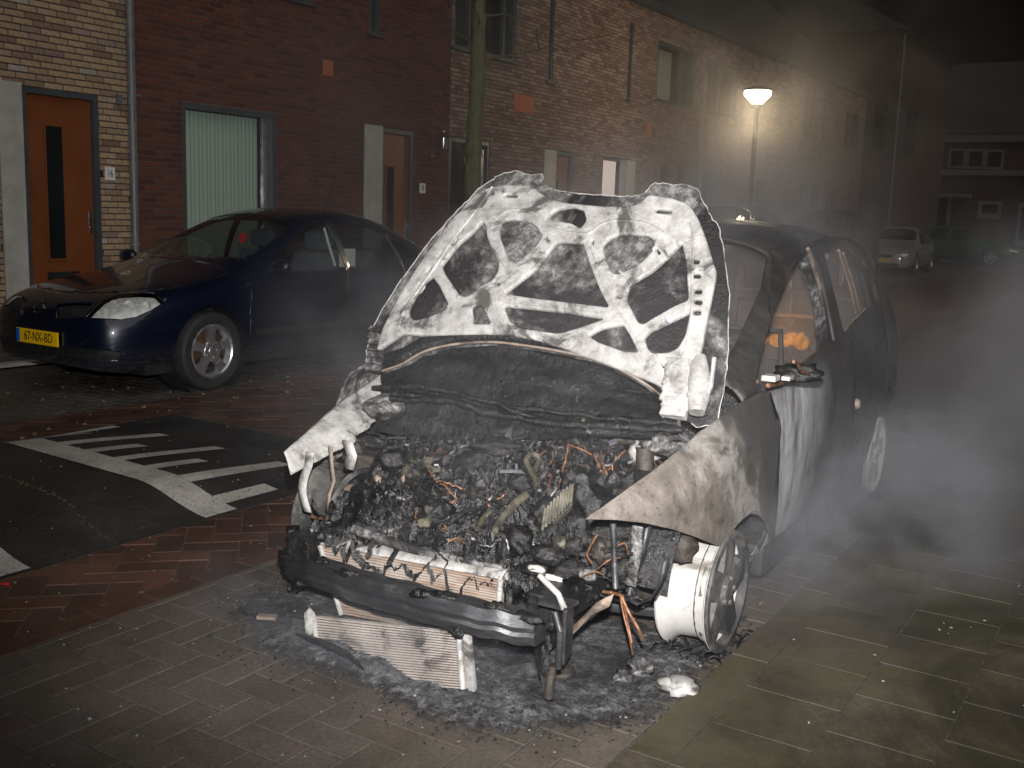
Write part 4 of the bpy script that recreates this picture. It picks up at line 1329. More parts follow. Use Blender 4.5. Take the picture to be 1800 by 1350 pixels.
        MB().tube([(.54, 1.45, .975), (.3, 1.42, .995), (-.05, 1.415, 1.005)], .008, 6).tube([(-.05, 1.42, 1.005), (-.35, 1.40, .995), (-.6, 1.48, .96)], .008, 6).build('wiper', 'black_plastic', car)
        MB().tube([(.0, 3.18, 1.46), (.0, 3.36, 1.80)], [.006, .003], 6).build('roof_antenna', 'black_plastic', car)
        MB().lathe([(0, -.003), (.045, -.003), (.045, .003), (0, .003)], (.15, 1.96, 1.19), (0.1, -1, .25), 20).build('hanging_disc', 'red_tag', car)
        MB().box((.63, 2.83, 1.02), (.01, .22, .17)).build('paper_sheet', 'paper', car)
        MB().tube([(.70, 2.585, .95), (.64, 2.56, 1.15), (.60, 2.54, 1.30)], .012, 6).build('seat_belt', 'paper', car)
    return car
blue = hatchback(BC, 'glossy navy blue hatchback with alloy wheels and clear headlights', None, 'paint_navy', '67-NX-BD', True, 0, BM_)
# ------------------------------------------------------------------ burnt materials
def burnt(name, stops, scale, soot=(.4, .5), soot_col=(.018, .018, .02), soot_scale=3.0, rough=(.35, .75), bump=.5, bs=90, speck=.0, stretch=(1, 1, 1), spec=.5, metal=0.0):
    """heat-bleached metal: ash tones, soot drifts, fine specks; damp, so it glints"""
    k = NT(name)
    co = k.coords(stretch)
    n = k.noise(co, scale, 10, .76, .35)
    c = k.ramp(n, stops)
    if soot:
        s = k.noise(co, soot_scale, 6, .66, .6)
        c = k.mix(k.ramp(s, [(soot[0], (1, 1, 1)), (soot[1], (0, 0, 0))]), c, soot_col)
    if speck:
        q = k.noise(co, 95, 3, .7)
        c = k.mix(k.ramp(q, [(.62, (0, 0, 0)), (.70, (speck,) * 3)]), c, (.03, .028, .026))
    r = k.n('ShaderNodeMapRange'); k.l(k.noise(co, scale * 2.3, 4), r.inputs[0])
    r.inputs[1].default_value, r.inputs[2].default_value = .3, .7
    r.inputs[3].default_value, r.inputs[4].default_value = rough
    k.set(Base_Color=c, Roughness=r.outputs[0], Specular_IOR_Level=spec, Metallic=metal)
    h = k.maths('ADD', k.noise(co, bs, 5, .7), k.maths('MULTIPLY', k.noise(co, bs * .2, 4), 1.5))
    k.bump(h, bump, .006)
    return k.m
burnt('ash_white', [(.30, (.12, .115, .11)), (.40, (.28, .27, .255)), (.53, (.45, .44, .425)), (.68, (.60, .59, .575))], 12, (.38, .47), (.09, .085, .08), 6.0, (.4, .8), .35, 60, .5)
burnt('ash_bright', [(.25, (.36, .35, .34)), (.6, (.62, .61, .6))], 6, None, rough=(.5, .85), bump=.2, bs=40)
burnt('ash_mottled', [(.36, (.03, .029, .029)), (.46, (.10, .098, .095)), (.53, (.27, .265, .26)), (.64, (.60, .59, .58))], 30, (.44, .56), (.022, .021, .021), 5.0, (.3, .7), .9, 110)
burnt('hood_skin', [(.34, (.04, .039, .038)), (.45, (.10, .098, .095)), (.54, (.23, .226, .22)), (.68, (.48, .47, .46))], 24, (.45, .57), (.016, .015, .015), 2.3, (.3, .7), .9, 110)
burnt('char_black', [(.35, (.004, .004, .004)), (.55, (.012, .012, .012)), (.68, (.036, .035, .034)), (.8, (.15, .145, .14))], 16, None, rough=(.16, .5), bump=1.0, bs=70, spec=.6)
burnt('char_crumb', [(.36, (.007, .007, .007)), (.52, (.022, .021, .02)), (.64, (.085, .082, .08)), (.77, (.34, .33, .32))], 26, (.45, .58), (.012, .012, .013), 6, (.2, .65), 1.0, 120, spec=.6)
burnt('char_brown', [(.35, (.02, .017, .014)), (.55, (.06, .05, .042)), (.75, (.16, .13, .10))], 12, None, rough=(.25, .7), bump=.8, bs=90)
burnt('soot_panel', [(.3, (.010, .010, .011)), (.55, (.03, .029, .028)), (.75, (.075, .07, .062))], 5, None, rough=(.22, .55), bump=.35, bs=120, spec=.6, metal=.15)
burnt('roof_soot', [(.3, (.022, .021, .021)), (.55, (.06, .058, .054)), (.75, (.16, .15, .13))], 5, None, rough=(.25, .55), bump=.5, bs=140, spec=.6, metal=.2)
k = NT('fender_burnt')
co = k.coords()
tc = k.n('ShaderNodeTexCoord'); sx = k.n('ShaderNodeSeparateXYZ'); k.l(tc.outputs['Object'], sx.inputs[0])
n = k.noise(co, 9, 7, .7, .3)
c = k.ramp(n, [(.30, (.065, .058, .053)), (.44, (.14, .122, .106)), (.58, (.20, .175, .152)), (.72, (.30, .28, .258))])
# scorch creeping down from the screen corner, a blistered edge of paint between
n5 = k.noise(co, 5, 6, .65, .5)
sc = k.maths('ADD', k.maths('ADD', k.maths('MULTIPLY', sx.outputs[1], .9), k.maths('MULTIPLY', sx.outputs[2], .9)), k.maths('MULTIPLY', k.maths('SUBTRACT', n5, .5), .75))
c = k.mix(k.ramp(k.maths('MULTIPLY', sc, .8), [(.52, (0, 0, 0)), (.70, (.9, .9, .9))]), c, (.045, .047, .046))
c = k.mix(k.ramp(k.maths('MULTIPLY', sc, .8), [(.44, (0, 0, 0)), (.50, (.45, .45, .45)), (.54, (.45, .45, .45)), (.60, (0, 0, 0))]), c, (.45, .44, .42))
q = k.noise(co, 34, 5, .75)
c = k.mix(k.ramp(q, [(.56, (0, 0, 0)), (.66, (.75, .75, .75))]), c, (.055, .05, .048))
q = k.noise(co, 110, 3, .7)
c = k.mix(k.ramp(q, [(.60, (0, 0, 0)), (.68, (.7, .7, .7))]), c, (.05, .045, .04))
k.set(Base_Color=c, Roughness=k.ramp(n, [(.3, (.4,) * 3), (.7, (.72,) * 3)]))
k.bump(k.noise(co, 90, 5, .7), .3, .004)
burnt('rust_pale', [(.3, (.10, .07, .05)), (.5, (.26, .20, .16)), (.7, (.42, .36, .31))], 10, (.3, .42), (.03, .03, .03), 5, (.4, .8), .5, 90)
burnt('steel_sooty', [(.3, (.02, .021, .024)), (.55, (.065, .065, .07)), (.75, (.20, .20, .21))], 5, None, rough=(.25, .55), bump=.25, bs=60, metal=.5, stretch=(.6, 2, 2))
burnt('fin_core', [(.3, (.26, .22, .195)), (.55, (.44, .39, .355)), (.75, (.60, .56, .52))], 6, (.36, .47), (.08, .07, .062), 6, (.4, .7), .25, 90)
burnt('fin_rusty', [(.3, (.16, .095, .06)), (.5, (.36, .27, .21)), (.7, (.55, .50, .46))], 5, (.3, .42), (.05, .04, .035), 5, (.4, .7), .3, 90, stretch=(.5, 1, 3))
burnt('copper_wire', [(.3, (.08, .038, .022)), (.5, (.25, .115, .06)), (.75, (.46, .25, .15))], 22, (.38, .48), (.05, .035, .03), 20, rough=(.35, .6), bump=.3, bs=200, metal=.35)
burnt('ochre_hose', [(.3, (.03, .027, .02)), (.55, (.11, .10, .07)), (.75, (.24, .225, .17))], 14, (.36, .5), (.02, .02, .02), 9, (.4, .7), .5, 120)
burnt('rim_white', [(.25, (.38, .365, .345)), (.6, (.62, .605, .585))], 4, (.34, .42), (.22, .20, .18), 3.5, (.45, .7), .15, 60)
burnt('rim_face', [(.3, (.04, .038, .037)), (.5, (.12, .117, .11)), (.7, (.26, .25, .23))], 7, (.42, .54), (.03, .03, .03), 5, (.4, .7), .4, 90)
# front door: bleached patch behind the wing, soot elsewhere
k = NT('door_burnt')
tc = k.n('ShaderNodeTexCoord'); sx = k.n('ShaderNodeSeparateXYZ'); k.l(tc.outputs['Object'], sx.inputs[0])
co = k.coords()
n = k.noise(co, 3.2, 6, .62, .5)
yy = k.maths('ADD', sx.outputs[1], k.maths('MULTIPLY', k.maths('SUBTRACT', n, .5), .9))
yy = k.maths('ADD', yy, k.maths('MULTIPLY', k.maths('SUBTRACT', .88, sx.outputs[2]), .25))
edge = k.ramp(yy, [(.0, (1, 1, 1)), (.5, (1, 1, 1))])
mr = k.n('ShaderNodeMapRange'); k.l(yy, mr.inputs[0])
mr.inputs[1].default_value, mr.inputs[2].default_value, mr.inputs[3].default_value, mr.inputs[4].default_value = .95, 1.40, 1, 0
ash = k.ramp(k.noise(k.coords((1, 1.5, .45)), 7, 9, .74), [(.30, (.07, .07, .07)), (.40, (.24, .24, .245)), (.52, (.44, .44, .45)), (.68, (.60, .595, .60))])
soot = k.ramp(k.noise(co, 7, 6, .65), [(.3, (.012, .012, .012)), (.55, (.035, .033, .031)), (.75, (.09, .08, .065))])
mz = k.n('ShaderNodeMapRange'); k.l(sx.outputs[2], mz.inputs[0])
mz.inputs[1].default_value, mz.inputs[2].default_value, mz.inputs[3].default_value, mz.inputs[4].default_value = .84, .95, 1, 0
mz2 = k.maths('MINIMUM', k.maths('MAXIMUM', k.maths('MULTIPLY_ADD', k.maths('SUBTRACT', n, .5), 2.5, mz.outputs[0]), 0), 1)
k.set(Base_Color=k.mix(k.maths('MULTIPLY', mr.outputs[0], k.maths('MULTIPLY', mz2, mz.outputs[0])), soot, ash), Roughness=.5)
k.bump(k.noise(co, 110, 5, .7), .35, .004)

# ------------------------------------------------------------------ burnt-out car
BA = R(2.0)
EX, EYv = Vector((math.cos(BA), math.sin(BA), 0)), Vector((-math.sin(BA), math.cos(BA), 0))
BO = Vector((-1.22, 3.27, 0)) - EX * .87
BMX = Matrix.Translation(BO) @ Matrix.Rotation(BA, 4, 'Z')
BMI = BMX.inverted()
def to_l(p): return BMI @ p
def Lp(px, py, axis, val):
    """sight line -> plane (0 across, 1 along, 2 up) in the car's own space"""
    c0 = BMI @ CP
    d = BMI.to_3x3() @ ray(px, py)
    return c0 + d * ((val - c0[axis]) / d[axis])
burn = thing('burnt_car', 'burnt out car with open bleached hood and no front bumper', 'car', BO, BA)

SECB = [
 (-.84, [(.42, .20), (.48, .26), (.50, .40), (.48, .52), (.40, .58), (.24, .605), (0, .615)]),
 (-.72, [(.60, .16), (.67, .25), (.695, .42), (.67, .60), (.57, .66), (.33, .69), (0, .70)]),
 (-.40, [(.72, .14), (.80, .24), (.835, .45), (.805, .68), (.68, .755), (.38, .79), (0, .80)]),
 (0.00, [(.74, .14), (.86, .24), (.885, .48), (.84, .765), (.735, .84), (.42, .87), (0, .88)]),
 (0.28, [(.74, .14), (.85, .22), (.885, .50), (.855, .84), (.77, .915), (.46, .945), (0, .96)]),
 (0.70, [(.74, .14), (.85, .20), (.885, .50), (.865, .895), (.74, 1.12), (.46, 1.19), (0, 1.21)]),
 (1.20, [(.74, .14), (.85, .20), (.885, .50), (.868, .93), (.675, 1.40), (.46, 1.455), (0, 1.475)]),
 (1.70, [(.74, .14), (.85, .20), (.885, .50), (.868, .965), (.645, 1.455), (.44, 1.50), (0, 1.515)]),
 (2.25, [(.74, .14), (.85, .20), (.885, .50), (.868, 1.01), (.645, 1.445), (.44, 1.49), (0, 1.505)]),
 (2.75, [(.74, .15), (.85, .22), (.88, .52), (.855, 1.03), (.655, 1.36), (.44, 1.42), (0, 1.44)]),
 (3.08, [(.72, .18), (.82, .26), (.85, .54), (.825, 1.02), (.68, 1.18), (.45, 1.23), (0, 1.25)]),
 (3.24, [(.68, .22), (.76, .30), (.79, .54), (.77, .90), (.68, 1.0), (.44, 1.03), (0, 1.04)]),
 (3.32, [(.50, .26), (.56, .32), (.60, .50), (.58, .72), (.50, .80), (.30, .82), (0, .83)]),
]
bm = loft_shell(SECB, 3)
S = lambda poly: cut(bm, poly, 'sight', BMX)
# openings
fwin = [(1328, 672), (1342, 610), (1362, 545), (1385, 490), (1405, 458), (1425, 440), (1440, 470), (1455, 530), (1468, 598), (1440, 618), (1400, 648), (1352, 684)]
rwin = [(1447, 437), (1470, 428), (1492, 428), (1508, 455), (1522, 500), (1530, 538), (1505, 562), (1484, 588), (1470, 530)]
qwin = [(1503, 430), (1517, 446), (1534, 488), (1543, 528), (1537, 534), (1524, 485)]
for poly in (fwin, rwin, qwin):
    bmesh.ops.delete(bm, geom=S(poly), context='FACES')
# windscreen and rear window openings
bmesh.ops.delete(bm, geom=cut(bm, [(-.01, .30), (.40, .33), (.70, .46), (.655, .95), (.60, 1.17), (.3, 1.22), (-.01, 1.23)], 'top'), context='FACES')
bmesh.ops.delete(bm, geom=cut(bm, [(-.01, 2.86), (.50, 2.86), (.56, 3.10), (.52, 3.2), (-.01, 3.2)], 'top'), context='FACES')
# rear wheel arch
bmesh.ops.delete(bm, geom=cut(bm, circle(2.68, .27, .345, 28), 'side', facing=.2), context='FACES')
# wing
wing = take(bm, S([(1028, 913), (1075, 880), (1150, 826), (1225, 764), (1292, 712), (1338, 688), (1352, 690), (1362, 735), (1368, 800), (1366, 880), (1360, 950), (1356, 990), (1350, 988), (1352, 945), (1345, 918), (1332, 905), (1318, 903), (1300, 916), (1285, 935), (1268, 962), (1225, 945), (1180, 930), (1130, 919), (1080, 914)]), .0)
fdoor = take(bm, cut(bm, [(.585, .20), (.575, .60), (.52, .86), (.62, .96), (.93, 1.20), (1.22, 1.37), (1.50, 1.42), (1.70, 1.425), (1.78, 1.0), (1.83, .70), (1.80, .20)], 'side', facing=.06), .004)
rdoor = take(bm, cut(bm, [(1.80, .20), (1.83, .70), (1.78, 1.0), (1.70, 1.425), (2.15, 1.42), (2.42, 1.37), (2.58, 1.10), (2.62, .80), (2.44, .56), (2.32, .42), (2.28, .20)], 'side', facing=.06), .004)
# the nose is gone: everything ahead of the screen that is not wing
bmesh.ops.delete(bm, geom=[f for f in bm.faces if f.calc_center_median().y < .30 or (f.calc_center_median().y < .56 and f.calc_center_median().z < .86)], context='FACES')
body = shell_part(bm, 'body_shell', 'roof_soot', burn, 'both', .012, sm=.7)
wl = wing.copy()
for v in wing.verts:
    q = proj(BMX @ v.co)
    ax_, ay_, bx_, by_ = 1150, 915, 1345, 760
    L_ = math.hypot(bx_ - ax_, by_ - ay_)
    t_ = ((q[0] - ax_) * (by_ - ay_) - (q[1] - ay_) * (bx_ - ax_)) / L_
    v.co.x += .022 * math.exp(-abs(t_) / 26) * min(1, max(0, (q[0] - 1120) / 90))
w_r = shell_part(wing, 'front_wing', 'fender_burnt', burn, None, .006, .004)
from mathutils.bvhtree import BVHTree
_bv = BVHTree.FromBMesh(wing)
def on_wing(px, py):
    c0 = BMI @ CP; d = (BMI.to_3x3() @ ray(px, py)).normalized()
    h = _bv.ray_cast(c0, d)
    return h[0]
for pts, r_ in (([(1034, 911), (1060, 910), (1090, 912), (1130, 916), (1180, 927), (1225, 941), (1262, 956), (1270, 952), (1284, 930), (1300, 912), (1317, 899), (1332, 900), (1346, 914), (1354, 940)], .005), ([(1036, 908), (1080, 879), (1150, 829), (1225, 768), (1292, 716), (1336, 692)], .004)):
    P_ = [q for q in (on_wing(*p) for p in pts) if q is not None]
    if len(P_) > 2:
        o_ = MB().tube(flow(P_, 4), r_, 6).build('rolled_edge', 'fender_burnt', w_r, .9); roughen(o_.data, .002, 30)
w_r['label'] = 'tan and grey scorched wing over the bare wheel rim'
bmesh.ops.bisect_plane(wl, geom=wl.verts[:] + wl.edges[:] + wl.faces[:], plane_co=(0, -.40, 0), plane_no=(.3, -1, .3), clear_outer=True)
w_l = shell_part(wl, 'front_wing', 'ash_mottled', burn, 'left', .006, .004)
w_l['label'] = 'broken ash white wing ending in a torn tip'
d_r = shell_part(fdoor, 'front_door', 'door_burnt', burn, None, .02)
d_r['label'] = 'front door bleached to white ash along its hinge side'
shell_part(fdoor, 'front_door', 'soot_panel', burn, 'left', .02)
r_r = shell_part(rdoor, 'rear_door', 'soot_panel', burn, None, .02)
shell_part(rdoor, 'rear_door', 'soot_panel', burn, 'left', .02)
# window channels, pillar trims left in the openings
m = MB()
def seen_line(m, pts, lx, r_, n=6):
    m.tube([Lp(x, y, 0, lx) for x, y in pts], r_, n)
seen_line(m, [(1420, 437), (1446, 520), (1466, 592)], .73, .009)
m.build('window_channel', 'rust_pale', d_r, .7)
m = MB()
pts = [Lp(x, y, 0, .70) for x, y in ((1402, 452), (1428, 520), (1436, 560), (1440, 612))]
pts2 = [Lp(x, y, 0, .73) for x, y in ((1425, 446), (1448, 520), (1458, 560), (1464, 604))]
m.add(pts + pts2, [(0, 1, 5, 4), (1, 2, 6, 5), (2, 3, 7, 6)])
o = m.build('pillar_trim', 'ash_mottled', burn); md = o.modifiers.new('t', 'SOLIDIFY'); md.thickness = .012
o['label'] = 'bleached inner door pillar'
m = MB(); seen_line(m, [(1474, 440), (1495, 505), (1504, 550)], .66, .008); seen_line(m, [(1482, 445), (1502, 505), (1510, 545)], .68, .006)
m.build('window_channel', 'rust_pale', r_r, .7)
m = MB().lathe([(0, .02), (.02, .018), (.028, 0), (0, -.005)], Lp(1505, 710, 0, .89), (1, 0, .1), 10); m.build('door_handle', 'rust_pale', d_r, .6)
# mirror remains with wire
q = Lp(1405, 655, 0, .93)
mm_ = lump('mirror_remains', 'char_black', d_r, q, (.085, .06, .035), 3, .5)
m = MB().tube([Lp(x, y, 0, .98) for x, y in ((1395, 636), (1402, 640), (1408, 652), (1418, 656), (1428, 662))], .006, 6); m.tube([Lp(x, y, 0, .9) for x, y in ((1350, 678), (1362, 675), (1375, 672))], .009, 6)
m.build('mirror_wire', 'copper_wire', mm_)
MB().box(Lp(1355, 664, 0, .92), (.05, .06, .02)).build('mirror_bracket', 'ash_white', mm_, bevel=.004)
MB().box(Lp(1385, 664, 0, .95), (.03, .06, .015)).build('mirror_bracket', 'ash_white', mm_, bevel=.003)
# roof skin is part of the shell; rails of drip moulding
m = MB().tube([Lp(x, y, 0, .69) for x, y in ((1338, 600), (1362, 528), (1390, 470), (1418, 434), (1450, 418), (1490, 420), (1515, 436), (1535, 475), (1548, 520))], .008, 6)
m.build('drip_rail', 'roof_soot', burn, .7)

# --- wheels
def burnt_wheel(x, y, side, z=.228, R_=.215, front=True):
    c_ = Vector((x, y, z)); ax = Vector((side, 0, 0)); wd = .19
    wh = MB().lathe([(R_ - .02, -wd / 2 - .002), (R_ - .004, -wd / 2), (R_, -wd / 2 + .008), (R_ - .012, -wd / 2 + .016), (R_ - .022, -wd / 2 + .03), (R_ - .034, -wd / 2 + .05), (R_ - .037, wd * .12), (R_ - .024, wd / 2 - .04), (R_ - .016, wd / 2 - .022), (R_ - .002, wd / 2 - .014), (R_ - .004, wd / 2 - .012), (R_ - .03, wd / 2 - .03), (R_ - .045, wd * .1), (R_ - .045, -wd / 2 + .05), (R_ - .03, -wd / 2 + .02)], c_, ax, 56, True).build('wheel', 'rim_white' if side > 0 else 'rim_face', burn, .6)
    m = MB()
    for k_ in range(5):
        a = 2 * math.pi * k_ / 5 + .2
        e1 = Vector((0, math.cos(a), math.sin(a))); e2 = Vector((0, -math.sin(a), math.cos(a)))
        h = wd / 2 - .012
        def P(r_, t, hh): return c_ + e1 * r_ + e2 * t + ax * hh
        m.add([P(.02, -.055, h), P(.02, .055, h), P(R_ - .025, .045, h + .004), P(R_ - .025, -.045, h + .004), P(.02, -.06, h - .03), P(.02, .06, h - .03), P(R_ - .025, .05, h - .03), P(R_ - .025, -.05, h - .03)], [(0, 1, 2, 3), (4, 7, 6, 5), (0, 4, 5, 1), (1, 5, 6, 2), (2, 6, 7, 3), (3, 7, 4, 0)])
    m.lathe([(0, wd / 2 + .0), (.04, wd / 2), (.06, wd / 2 - .012), (.06, wd / 2 - .05)], c_, ax, 18)
    for k_ in range(5):
        a = 2 * math.pi * k_ / 5
        m.lathe([(0, wd / 2 + .006), (.01, wd / 2 + .006), (.011, wd / 2 - .01)], c_ + Vector((0, math.cos(a) * .045, math.sin(a) * .045)), ax, 6)
    m.lathe([(R_ - .004, wd / 2 - .014), (R_, wd / 2 - .006), (R_ - .004, wd / 2), (R_ - .022, wd / 2 + .002), (R_ - .03, wd / 2 - .02), (R_ - .03, wd / 2 - .03)], c_, ax, 56)
    m.lathe([(0, wd * .22), (R_ - .03, wd * .22), (R_ - .03, wd * .18), (0, wd * .18)], c_, ax, 30)
    m.build('rim_face', 'rim_face' if front else 'rim_white', wh, .5)
    MB().lathe([(.05, .01), (.135, .01), (.135, -.012), (.05, -.012)], c_, ax, 26).build('brake_disc', 'rust_pale', wh, .5)
    # remains of the tyre: wire and ash round the foot of the rim
    rnd = random.Random(int(x * 100 + y * 10))
    t = MB()
    for k_ in range(130):
        a = rnd.uniform(-2.3, -.85)
        r0 = R_ + rnd.uniform(.004, .025)
        p = Vector((rnd.uniform(-.11, .12) * side, math.cos(a) * r0, max(math.sin(a) * r0, -z + .006)))
        q = p + Vector((rnd.gauss(0, .035), rnd.gauss(0, .05), rnd.uniform(-.01, .015)))
        q.z = max(q.z, -z + .004)
        t.tube([c_ + p, c_ + (p + q) / 2 + Vector((0, 0, .006)), c_ + q], rnd.uniform(.0012, .004), 4)
    t.build('tyre_remains', 'char_black', wh, kind='stuff')
    return wh
fw_ = burnt_wheel(.785, .09, 1); fw_['label'] = 'bare white front rim without a tyre'
burnt_wheel(-.765, .0, -1)
rw_ = burnt_wheel(.742, 2.68, 1, front=False); rw_['label'] = 'bare rear rim glinting in the smoke'
burnt_wheel(-.765, 2.68, -1, front=False)
for yc in (0.0, 2.68):
    for s_ in (-1, 1):
        if yc == 0 and s_ < 0: continue
        MB().lathe([(.34, -.03), (.34, -.32), (.06, -.32)], (s_ * .85, yc, .29), (s_, 0, 0), 24).build('wheel_well', 'char_black', burn, .7)
        _b = bmesh.new(); _m = burn.children[-1].data if False else [o_ for o_ in bpy.data.objects if o_.name.startswith('wheel_well') and o_.parent == burn][-1].data
        _b.from_mesh(_m); bmesh.ops.bisect_plane(_b, geom=_b.verts[:] + _b.edges[:] + _b.faces[:], plane_co=(0, 0, .34), plane_no=(0, 0, -1), clear_outer=True); _b.to_mesh(_m); _b.free()
MB().box2((-.80, .45, .13), (.80, 3.1, .20)).build('floor_pan', 'char_black', burn)
for x_ in (-.84, .74): MB().box2((x_, .60, .12), (x_ + .1, 2.34, .25)).build('sill', 'soot_panel', burn, bevel=.02)
# axle parts behind the near wheel
m = MB().tube([(.66, .0, .2), (.30, -.02, .17)], .018, 10); m.build('drive_shaft', 'rust_pale', burn, .6)
m = MB().box((.58, .02, .13), (.30, .10, .035), Matrix.Rotation(.3, 3, 'Z')); m.build('wishbone', 'steel_sooty', burn, bevel=.01)
lump('strut_hub', 'char_brown', burn, (.60, -.02, .27), (.085, .085, .12), 4, .35)
m = MB().tube([(.58, 0, .35), (.56, .04, .70)], .032, 12)
for i in range(24):
    a0, a1 = i * .9, (i + 1) * .9
    m.tube([(.58 - .0008 * i + .065 * math.cos(a0), .0 + .065 * math.sin(a0), .40 + i * .010), (.58 + .065 * math.cos(a1), .065 * math.sin(a1), .41 + i * .010)], .007, 6)
m.build('suspension_strut', 'char_brown', burn, .7)

# --- interior: seat frames, tunnel, bulkhead
for x in (-.36, .38):
    for y, nm in ((1.35, 'front_seat_frame'), (2.25, 'rear_seat_frame')):
        m = MB()
        w2 = .21
        m.tube([(x - w2, y + .05, .30), (x - w2, y + .22, .70), (x - w2 + .05, y + .30, .98), (x + w2 - .05, y + .30, .98), (x + w2, y + .22, .70), (x + w2, y + .05, .30)], .017, 8)
        m.tube([(x - w2, y + .05, .30), (x - w2, y - .42, .33), (x + w2, y - .42, .33), (x + w2, y + .05, .30)], .017, 8)
        for i in range(5): m.tube([(x - w2, y + .07 + i * .035, .38 + i * .09), (x + w2, y + .07 + i * .035, .38 + i * .09)], .005, 5)
        m.tube([(x - .06, y + .31, .98), (x - .06, y + .33, 1.12), (x + .06, y + .33, 1.12), (x + .06, y + .31, .98)], .008, 6)
        m.build(nm, 'char_brown', burn, .7)
m = MB().grid(lambda u, v: ((u - .5) * 1.5, .50 + .12 * v + .03 * mn.noise((u * 6, v * 3, 1)), .20 + v * .62 + .02 * mn.noise((u * 9, v * 5, 4))), 40, 16); m.build('bulkhead', 'char_black', burn, .9)
m = MB().tube([(-.72, .78, .84), (-.3, .76, .86), (.3, .76, .86), (.72, .78, .84)], .032, 10); m.build('dash_beam', 'rust_pale', burn, .7)
m = MB().tube([(.36, .72, .80), (.36, 1.02, .93)], .022, 8).lathe([(.165, -.008), (.175, 0), (.165, .008), (.157, 0)], (.36, 1.03, .935), (0, .85, .5), 24, True); m.build('steering_column', 'char_brown', burn, .7)
MB().box2((-.72, 2.66, .20), (.72, 2.72, .85)).build('rear_bulkhead', 'char_black', burn)

# --- hood thrown back past upright
HO = Vector((0, .15, .855)); HS = Vector((0, .5, .805)).normalized(); HN = Vector((0, -.805, .5)).normalized()
def huv(px, py):
    c0 = BMI @ CP; d = BMI.to_3x3() @ ray(px, py)
    p = c0 + d * ((HO - c0).dot(HN) / d.dot(HN))
    return ((p - HO).x, (p - HO).dot(HS))
def dome(u, v): return -.06 * (v / .95 - .5) ** 2 * 2 - .05 * (u / .8) ** 2 + .02
def hframe(u, v, h): return HO + Vector((u, 0, 0)) + HS * v + HN * h
def hl(pts): return [huv(*p) for p in pts]
rnd0 = random.Random(3)
skin = hl([(628, 640), (630, 605), (642, 572), (662, 535), (690, 498), (722, 455), (757, 411), (790, 372), (812, 350), (835, 325), (862, 305), (880, 296), (905, 293), (930, 302), (950, 300), (953, 316), (962, 327), (985, 335), (1030, 340), (1080, 343), (1110, 343), (1128, 338), (1138, 328), (1147, 316), (1180, 318), (1205, 318), (1222, 325), (1232, 345), (1248, 375), (1263, 398), (1272, 450), (1278, 510), (1277, 580), (1272, 640), (1263, 690), (1252, 735), (1215, 738), (1182, 722), (1172, 703), (1150, 686), (1110, 662), (1060, 640), (1000, 625), (920, 612), (860, 606), (790, 609), (740, 620), (700, 638), (668, 645)])
skin = [(u + rnd0.gauss(0, .0022), v + rnd0.gauss(0, .0022)) for a_, b_ in zip(skin, skin[1:] + skin[:1]) for u, v in ((a_[0] + (b_[0] - a_[0]) * t_ / 4, a_[1] + (b_[1] - a_[1]) * t_ / 4) for t_ in range(4))]
hood = filled('hood', [skin], hframe, .004, .0015, 'hood_skin', burn, lambda u, v: dome(u, v) - .012, .05)
hood['label'] = 'raised hood showing its bleached underside'
inner_out = hl([(655, 612), (668, 575), (700, 520), (740, 462), (778, 412), (806, 372), (836, 342), (858, 330), (895, 326), (940, 330), (952, 343), (972, 356), (1000, 363), (1060, 369), (1105, 369), (1130, 362), (1140, 346), (1180, 350), (1212, 360), (1228, 385), (1240, 415), (1254, 460), (1261, 482), (1250, 535), (1236, 600), (1222, 650), (1208, 700), (1185, 694), (1150, 673), (1100, 655), (1050, 638), (1005, 622), (960, 606), (900, 594), (850, 592), (790, 592), (740, 590), (705, 586), (680, 600)])
holes = [
 [(762, 490), (774, 505), (791, 539), (786, 548), (753, 560), (730, 563), (719, 555), (719, 544), (730, 523), (747, 499)],
 [(780, 470), (810, 434), (836, 412), (852, 394), (858, 405), (860, 422), (866, 440), (882, 467), (881, 484), (872, 498), (851, 508), (833, 523), (821, 526), (811, 520), (786, 484)],
 [(887, 398), (898, 393), (916, 393), (937, 398), (950, 409), (958, 425), (949, 440), (922, 465), (912, 470), (901, 464), (895, 449), (885, 425), (883, 410)],
 [(895, 523), (949, 483), (970, 455), (985, 435), (1030, 437), (1040, 470), (1048, 490), (1060, 520), (1074, 546), (1000, 538), (930, 529)],
 [(893, 546), (1000, 557), (1065, 567), (1020, 583), (985, 592), (920, 582), (902, 570)],
 [(836, 546), (848, 541), (856, 552), (868, 575), (836, 574)],
 [(1065, 441), (1079, 426), (1107, 419), (1142, 422), (1153, 429), (1151, 447), (1128, 471), (1097, 488), (1086, 489), (1079, 483), (1069, 457)],
 [(1200, 433), (1207, 464), (1211, 530), (1184, 543), (1149, 564), (1135, 573), (1126, 571), (1118, 555), (1107, 534), (1110, 515), (1120, 503), (1149, 485), (1180, 457)],
 [(1214, 553), (1204, 593), (1191, 613), (1177, 620), (1149, 623), (1140, 614), (1136, 597), (1146, 587), (1180, 570)],
 [(1099, 577), (1110, 594), (1123, 622), (1097, 620), (1055, 606), (1040, 596), (1062, 584)],
 [(1155, 372), (1182, 374), (1183, 381), (1156, 379)], [(890, 344), (912, 347), (912, 352), (890, 349)],
 [(972, 383), (985, 375), (1010, 370), (1030, 376), (1036, 395), (1026, 410), (1010, 400), (975, 395)],
]
for (x, y) in ((1224, 464), (1226, 489), (1228, 516), (1228, 534), (1226, 552)):
    holes.append([(x - 6, y - 5), (x + 7, y - 4), (x + 7, y + 4), (x - 6, y + 3)])
